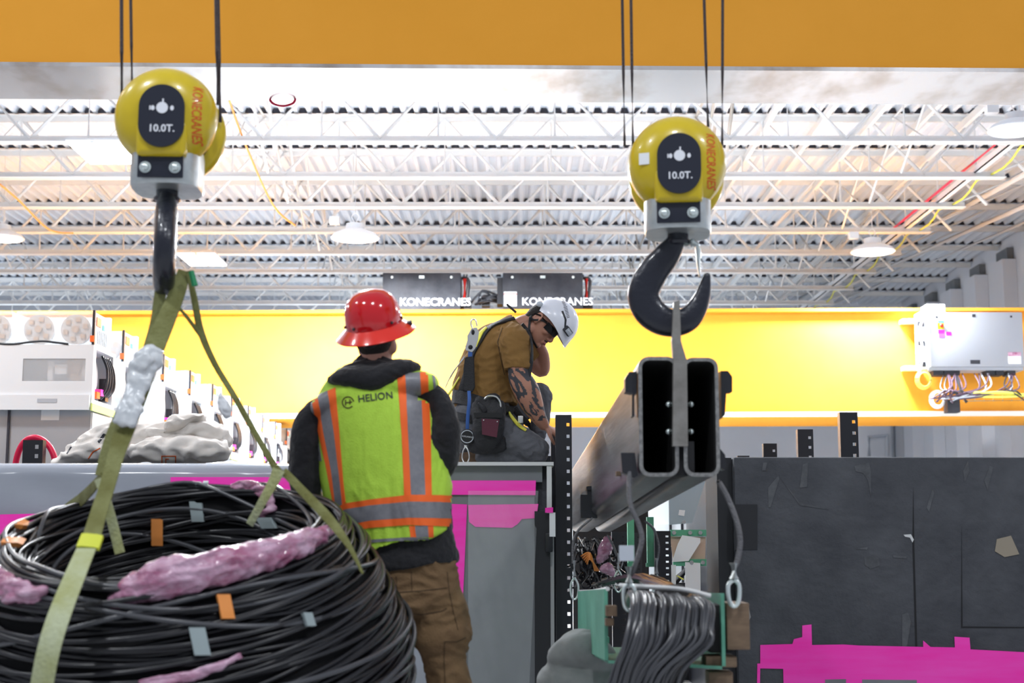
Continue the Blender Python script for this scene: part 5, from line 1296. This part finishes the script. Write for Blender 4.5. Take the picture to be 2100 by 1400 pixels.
# ---------------------------------------------------------------- kneeling worker with the white helmet
Y2 = 7.62; k2 = Y2/F
q = lambda px, py, dy=0: W(px, py, Y2) + Vector((0, dy, 0))
t = thing('person', 'person in a brown t-shirt and white climbing helmet kneeling on the wrapped block', 'person', (W(1020, 950, Y2).x, Y2, ztL))
s2 = math.sqrt(.5)
HD = Matrix.Translation(q(1111, 661)) @ Matrix(((s2, 0, s2, 0), (0, 1, 0, 0), (-s2, 0, s2, 0), (0, 0, 0, 1))) @ Matrix.Rotation(R(-12), 4, 'Z')
bm = B(); head_shape(bm, HD, .98)
for s in (-1, 1): ear(bm, HD, s)
chain(bm, [(q(1054, 672), .045, .058), (q(1075, 664), .050, .056), (q(1098, 662), .058, .056)], 18)
chain(bm, [(q(1046, 684), .05, .08), (q(1022, 715), .10, .13), (q(1005, 770), .12, .14), (q(990, 830), .12, .14), (q(975, 880), .11, .14)], 22)
chain(bm, [(q(1040, 700, -.16), 18*k2, .05), (q(1060, 752, -.20), 21*k2, .055), (q(1067, 785, -.20), 24*k2, .055), (q(1079, 810, -.20), 26*k2, .055), (q(1090, 835, -.19), 23*k2, .048), (q(1103, 860, -.17), 16*k2, .036), (q(1114, 876, -.15), 11.5*k2, .028)], 20)
hand(bm, q(1117, 879, -.145), (.72, .25, -.42), (.2, .5, -.8), (0, -1, .2), .75, .92)
chain(bm, [(q(1060, 700, .16), .052), (q(1090, 728, .21), .05), (q(1110, 747, .235), .043), (q(1114, 742, .23), .044), (q(1112, 718, .20), .042), (q(1103, 695, .16), .032)], 16)
hand(bm, q(1102, 692, .155), (-.35, -.25, .8), (-.6, -.6, 0), (1, 0, .2), .6, .92)
chain(bm, [(q(975, 880, -.1), .06), (q(1085, 918, -.13), .045)], 14); chain(bm, [(q(985, 880, .1), .06), (q(1098, 812, .15), .04)], 14)
body = orgobj('body', bm, M['skin'], t, .0048, 3)
bvb = bvh_of(body)
# tattoo on the near arm: ink in the skin, irregular flame shapes along the arm
body.data.materials.append(M['tattoo']); o_b = rootorg(body)
for f in body.data.polygons:
    c = f.center + o_b
    if c.y > Y2-.06: continue
    x, y = proj(c)
    if 755 < y < 862 and x > 1030 and (x-1040)*.55 + 755 < y+25 and y < 870-.0*x:
        u = (x-1060)*.82 - (y-790)*.55; v = (x-1060)*.55 + (y-790)*.82
        n1 = noise.noise(Vector((u*.085, v*.028, c.y*9))); n2 = noise.noise(Vector((u*.16+n1*2, v*.07, 5+c.y*6)))
        if abs(n1+n2*.45) < .19 + .09*(y < 800): f.material_index = 1
bm = B(); chain(bm, [(HD @ Vector((-.030, 0, .035)), .072, .078), (HD @ Vector((-.050, 0, .005)), .052, .077), (HD @ Vector((-.064, 0, -.035)), .032, .058)], 18, HD.to_3x3() @ Vector((0, 1, 0)), 4)
orgobj('hair', bm, M['hair'], t, .005, 2)
bm = B(); chain(bm, [(HD @ Vector((.092, -.022, -.063)), .003, .003), (HD @ Vector((.100, 0, -.058)), .0045, .004), (HD @ Vector((.092, .022, -.063)), .003, .003)], 8); build('moustache', bm, M['hair'], t)
bm = B(); chain(bm, [(HD @ Vector((.093, -.017, -.0765)), .0035, .004), (HD @ Vector((.0995, 0, -.0765)), .006, .0065), (HD @ Vector((.093, .017, -.0765)), .0035, .004)], 8); build('lips', bm, M['lip'], body)
# dark wrap glasses
bm = B(); rows = []
for a in range(-68, 69, 8):
    ca, sa = math.cos(R(a)), math.sin(R(a)); rows.append([bm.verts.new(HD @ Vector((.012+.098*ca, .079*sa, z))) for z in (.018, .0, -.016-.008*abs(sa))])
for r0, r1 in zip(rows, rows[1:]):
    for j in range(2): bm.faces.new((r0[j], r1[j], r1[j+1], r0[j+1]))
sol = bmesh.ops.solidify(bm, geom=list(bm.faces), thickness=.003)
for s in (-1, 1): tube(bm, [HD @ Vector((.045, s*.082, .010)), HD @ Vector((-.01, s*.082, .012)), HD @ Vector((-.04, s*.078, .0))], .0045, 6)
build('glasses', bm, M['lens_dark'], t)
# helmet
HM = Matrix.Translation(q(1137, 660)) @ Matrix(((.64, 0, .77, 0), (0, 1, 0, 0), (-.77, 0, .64, 0), (0, 0, 0, 1))) @ Matrix.Rotation(R(-10), 4, 'Z')
bm = B(); n = 56; prev = None
for j in range(17):
    th = R(2 + 104*j/16); ring = []
    for k in range(n):
        a = 2*PI*k/n; x = math.cos(a); y = math.sin(a)
        fr = max(0, x); rad = math.sin(th); z = .128*math.cos(th)
        rx = .134; X_ = rx*rad*x; Y_ = .110*rad*y
        if j > 12: z -= .014*(j-12)/4*(fr**3)*1.0 - .010*(j-12)/4*max(0, -x)**2*0; X_ += .020*((j-12)/4)**2*fr**4
        if j > 13: z += .012*((j-13)/3)*(abs(y)**4)
        ring.append(bm.verts.new(HM @ Vector((X_, Y_, z))))
    if prev:
        for k in range(n): bm.faces.new((prev[k], prev[(k+1) % n], ring[(k+1) % n], ring[k]))
    else: bm.faces.new(ring)
    prev = ring
bmesh.ops.recalc_face_normals(bm, faces=bm.faces); bmesh.ops.solidify(bm, geom=list(bm.faces), thickness=.005)
hm = build('helmet', bm, M['hat_white'], t, angle=60); bvh = bvh_of(hm)
def hdc(nm, l, r, m, nu=10, nv=2, off=.001): 
    bm = B(); decal(bm, bvh, l, r, nu, nv, off, .001)
    if len(bm.faces): return build(nm, bm, M[m], hm, True, angle=50)
hdc('vent_slot', [(1151, 638), (1158, 655), (1157, 670)], [(1155, 637), (1162, 655), (1160, 675)], 'black'); hdc('vent_slot', [(1140, 604), (1144, 612)], [(1143, 604), (1147, 612)], 'black')
hdc('helmet_mark', [(1147, 606), (1154, 616)], [(1153, 606), (1159, 616)], 'pipe_grey')
for k in range(5): hdc('helmet_mark', [(1152+k*1.0, 618+k*2.3), (1157+k*1.0, 616+k*2.3)], [(1152+k*1.0, 619+k*2.3), (1157+k*1.0, 617+k*2.3)], 'box_black', 3, 1)
for k in range(8): hdc('helmet_mark', [(1156+k*.9, 630+k*3), (1163+k*.7, 628+k*3)], [(1156+k*.9, 631.2+k*3), (1163+k*.7, 629.2+k*3)], 'box_black', 3, 1)
hdc('helmet_groove', [(1168, 608), (1178, 625), (1181, 645)], [(1169.5, 608), (1180, 625), (1183, 645)], 'pipe_grey')
HL = HM @ Matrix.Translation((.110, -.076, .012)) @ Matrix.Rotation(R(-42), 4, 'Z') @ Matrix.Rotation(R(90), 4, 'Z') @ Matrix.Rotation(R(90), 4, 'X')
bm = B(); box(bm, (-.026, -.018, -.02), (.026, .018, .008), HL, bev=.006); lampb = build('head_lamp', bm, M['box_black'], hm)
bm = B(); box(bm, (-.021, -.013, .0085), (.021, .013, .0105), HL, bev=.002); 
build('lamp_face', bm, M['pipe_grey'], lampb)
bm = B(); 
for x in (-.009, 0, .009): ball(bm, HL @ Vector((x, .004, .011)), .003, n=8)
build('lamp_led', bm, M['paper'], lampb)
bm = B(); box(bm, (-.108, -.075, -.055), (-.075, -.045, -.015), HM @ Matrix.Translation((0, 0, .0)), bev=.005); ball(bm, q(1106, 628, -.075), (.018, .01, .016), n=12); build('fit_dial', bm, M['pipe_grey'], hm)
bm = B()
for pts in ([(1106, 634), (1094, 640), (1089, 650), (1086, 662), (1085, 676)], [(1087, 655), (1098, 657), (1112, 656), (1122, 662)], [(1085, 676), (1092, 694), (1102, 712)]):
    L = []
    for px, py in pts:
        r = on(bvb, px, py, .004); L.append((r[0] if r else q(px, py, -.078), r[1] if r else Vector((0, -1, 0))))
    strap(bm, L, .013, .003, 5)
ball(bm, q(1088, 656, -.075), (.010, .007, .010), n=10); build('chin_strap', bm, M['harness'], hm)
# shirt
sb = B()
chain(sb, [(q(998, 833), 63*k2, .165), (q(997, 805), 68*k2, .168), (q(1002, 770), 66*k2, .168), (q(1012, 730), 60*k2, .180), (q(1030, 698), 50*k2, .185), (q(1048, 674), 30*k2, .135), (q(1061, 664), 25*k2, .088)], 30, sub=5, ends=False)
chain(sb, [(q(1036, 688, -.13), 30*k2, .07), (q(1052, 708, -.175), 35*k2, .078), (q(1060, 738, -.195), 31*k2, .075), (q(1061, 767, -.20), 27*k2, .068)], 22, sub=6, ends=False)
chain(sb, [(q(1050, 690, .12), .075), (q(1075, 708, .17), .072), (q(1088, 724, .20), .066)], 18, ends=False)
shirt = orgobj('shirt', sb, M['shirt'], t, .0055, 3, wrinkle(2, .020, 9, (.9, 1, 1.1)))
bvs = bvh_of(shirt)
bm = B(); decal(bm, bvs, [(1030, 672), (1020, 700), (1026, 735), (1034, 768)], [(1031.5, 672), (1021.5, 700), (1027.5, 735), (1035.5, 768)], 26, 1, .001, .001); decal(bm, bvs, [(1036, 762), (1060, 757), (1086, 752)], [(1036, 763), (1060, 758), (1086, 753)], 20, 1, .001, .001)
build('seam', bm, M['seam'], shirt, True)
# trousers
pb = B()
chain(pb, [(q(988, 830), 56*k2, .165), (q(975, 862), 52*k2, .175), (q(972, 895), 46*k2, .17), (q(980, 920), 32*k2, .15)], 26, sub=5)
chain(pb, [(q(985, 880, -.09), 44*k2, .10), (q(1040, 903, -.12), 42*k2, .10), (q(1080, 920, -.13), 34*k2, .09), (q(1098, 929, -.13), 28*k2, .075), (q(1088, 938, -.13), 21*k2, .06), (q(1030, 940, -.13), 19*k2, .055), (q(985, 942, -.13), 17*k2, .05)], 22, sub=6)
chain(pb, [(q(995, 872, .09), 42*k2, .10), (q(1060, 830, .13), 36*k2, .09), (q(1100, 806, .15), 29*k2, .078), (q(1112, 815, .155), 23*k2, .07), (q(1108, 860, .155), 19*k2, .06), (q(1100, 915, .155), 16*k2, .052), (q(1099, 935, .155), 17*k2, .052)], 22, sub=6)
tr2 = orgobj('trousers', pb, M['jeans'], t, .006, 3, wrinkle(6, .022, 9, (1, 1, 1)))
bvt = bvh_of(tr2)
for pts in ([(q(985, 944, -.13), .045, .045), (q(955, 946, -.13), .042, .035), (q(935, 947, -.13), .035, .03)], [(q(1088, 948, .155), .035, .04), (q(1112, 950, .155), .038, .032), (q(1134, 952, .155), .030, .025)]):
    bm = B(); chain(bm, pts, 14)
    me = organic(bm, .008, 2)
    for v in me.vertices: v.co.z = max(v.co.z, ztL+.002)
    mesh_obj('boot', me, M['boot'], t)
# harness, tool pouch and reel
bm = B(); chain(bm, [(q(992, 820), 68*k2, .178), (q(984, 845), 62*k2, .183)], 34, ends=False); chain(bm, [(q(972, 858), 53*k2, .182), (q(968, 872), 51*k2, .182)], 34, ends=False)
hs = build('harness_belt', bm, M['harness'], t, angle=60)
surf_strap('shoulder_strap', bvs, [(1054, 654, 9), (1035, 659, 13), (1012, 668, 15), (994, 683, 17), (982, 700, 17), (972, 720, 14), (962, 750, 13), (950, 790, 13), (944, 812, 13)], M['harness'], hs, .008, .006)
surf_strap('yellow_strap', bvs, [(1000, 674, 7), (990, 684, 12), (982, 698, 11), (978, 712, 8)], M['harness_yellow'], hs, .006, .012)
surf_strap('chest_strap', bvs, [(1070, 664, 8), (1082, 680, 9), (1087, 700, 9), (1088, 730, 9), (1086, 760, 9), (1080, 790, 9), (1068, 815, 9)], M['harness'], hs, .006, .008, fallback=Y2-.1)
surf_strap('yellow_strap', bvs, [(945, 775, 5), (932, 795, 5), (918, 812, 4)], M['harness_yellow'], hs, .004, .01, fallback=Y2-.1)
bm = B(); tube(bm, [q(922, 785, -.12), q(938, 760, -.13), q(955, 738, -.15)], .003, 6, 4); tube(bm, [q(915, 800, -.12), q(930, 770, -.13), q(953, 742, -.15)], .003, 6, 4); build('cord', bm, M['pipe_grey'], hs)
def plate(nm, pts, dy, th, m, parent, bev=0):
    bm = B(); quadbox(bm, [q(a, b, dy) for a, b in pts], (0, th, 0))
    if bev: bmesh.ops.bevel(bm, geom=list(bm.edges), offset=bev, segments=2, affect='EDGES')
    return build(nm, bm, m, parent)
plate('lanyard_pad', [(956, 742), (974, 740), (976, 802), (971, 812), (954, 810), (953, 765)], -.205, .03, M['harness'], hs, .004)
bm = B(); strap(bm, [(q(967, 722, -.19), (0, -1, 0)), (q(966, 745, -.195), (0, -1, 0))], .022, .004); strap(bm, [(q(964, 808, -.20), (0, -1, 0)), (q(965, 830, -.225), (0, -1, 0)), (q(962, 862, -.225), (0, -1, 0)), (q(961, 888, -.225), (0, -1, 0))], .018, .004); build('blue_strap', bm, M['blue_web'], hs)
# snap hook on the back
bm = B(); P_ = [(973, 668), (970, 676), (974, 686), (984, 690), (983, 705), (978, 722), (972, 731), (962, 733), (958, 727), (960, 712), (963, 697), (968, 684)]
quadbox(bm, [q(a, b, -.20) for a, b in [(969, 684), (980, 682), (984, 692), (982, 706), (977, 724), (970, 732), (958, 728), (956, 722), (962, 706), (960, 700)]], (0, .012, 0)); bmesh.ops.bevel(bm, geom=list(bm.edges), offset=.002, segments=2, affect='EDGES')
tube(bm, [q(972, 688, -.205), q(968, 676, -.205), q(970, 668, -.205), q(977, 668, -.205), q(980, 680, -.205)], .004, 8, 4); build('snap_hook', bm, M['metal'], hs)
pieces('hook_rivet', [lambda bm: ball(bm, q(967, 722, -.203), (.012, .006, .012), n=12), lambda bm: ball(bm, q(972, 692, -.203), (.009, .006, .014), n=12)], M['harness'], hs)
bm = B(); tube(bm, [q(1040, 628, -.06), q(1046, 634, -.07), q(1058, 645, -.08)], .0065, 8, 3); build('antenna', bm, M['harness'], hs)
# pouch
pb = B(); chain(pb, [(q(1003, 838, -.235), 34*k2, .035), (q(1003, 865, -.245), 33*k2, .05), (q(1002, 895, -.245), 30*k2, .05), (q(1000, 913, -.235), 24*k2, .04)], 22, sup=.7)
chain(pb, [(q(985, 832, -.24), 11*k2, .03), (q(988, 848, -.24), 12*k2, .03)], 12); chain(pb, [(q(1012, 826, -.24), 16*k2, .03), (q(1013, 845, -.24), 18*k2, .03)], 12); chain(pb, [(q(1000, 905, -.22), 38*k2, .03), (q(1000, 925, -.21), 40*k2, .03)], 14)
po = orgobj('tool_pouch', pb, M['harness'], t, .005, 2, wrinkle(4, .010, 14))
plate('maroon_patch', [(990, 868), (1025, 870), (1020, 905), (991, 899)], -.302, .004, mat('maroon_leather', (.085, .012, .03), .5), po)
bm = B()
for a, b in ((994, 871), (1021, 874)): ball(bm, q(a, b, -.304), .004, n=8)
build('rivet', bm, M['metal'], po)
plate('pouch_flap', [(974, 856), (1032, 856), (1030, 866), (976, 866)], -.296, .006, M['black_matt'], po)
bm = B(); tube(bm, [q(995, 829, -.27), q(1003, 823, -.28), (q(1018, 824, -.28)), q(1026, 834, -.27), q(1027, 845, -.27)], .005, 8, 4); build('steel_ring', bm, M['metal'], po)
bm = B(); chain(bm, [(q(986, 838, -.285), .010), (q(993, 846, -.29), .014), (q(996, 852, -.29), .012)], 10); build('yellow_tape', bm, M['harness'], po)
bm = B(); Mx = Matrix.Translation(q(961, 902, -.225)) @ Matrix.Rotation(R(90), 4, 'X'); lathe(bm, [(0, -.0), (.036, .0), (.040, .006), (.040, .022), (.034, .028), (0, .028)], Mx, 32); reel = build('tool_reel', bm, M['black_matt'], hs, label='round black retractable tool reel')
text_obj('lettering', 'DURATECH', .0105, Mx @ Matrix.Translation((0, 0, .0285)) @ Matrix.Rotation(R(180-8), 4, 'Z'), M['print_white'], reel, .0003)
bm = B(); lathe(bm, [(.030, .0282), (.032, .029), (.034, .0282)], Mx, 32, close=False); build('rim_line', bm, M['pipe_grey'], reel)
bm = B()
for dx in (-1, 1): tube(bm, [q(958, 921, -.235), q(958+dx*5, 930, -.235), q(958+dx*7, 944, -.235), q(958+dx*2, 955, -.235)], .0032, 8, 4)
ball(bm, q(958, 921, -.235), (.008, .005, .008), n=8); build('carabiner', bm, M['metal'], reel)
surf_strap('leg_strap', bvt, [(1040, 838, 8), (1050, 858, 9), (1062, 872, 9), (1078, 884, 9)], M['harness_yellow'], hs, .005, .006)
surf_strap('leg_strap', bvt, [(1055, 838, 12), (1066, 852, 12), (1080, 866, 12), (1090, 880, 10)], M['harness'], hs, .006, .008)
bm = B(); box(bm, q(1062, 874, -.225), q(1072, 860, -.215), bev=.002); build('buckle', bm, M['metal'], hs)
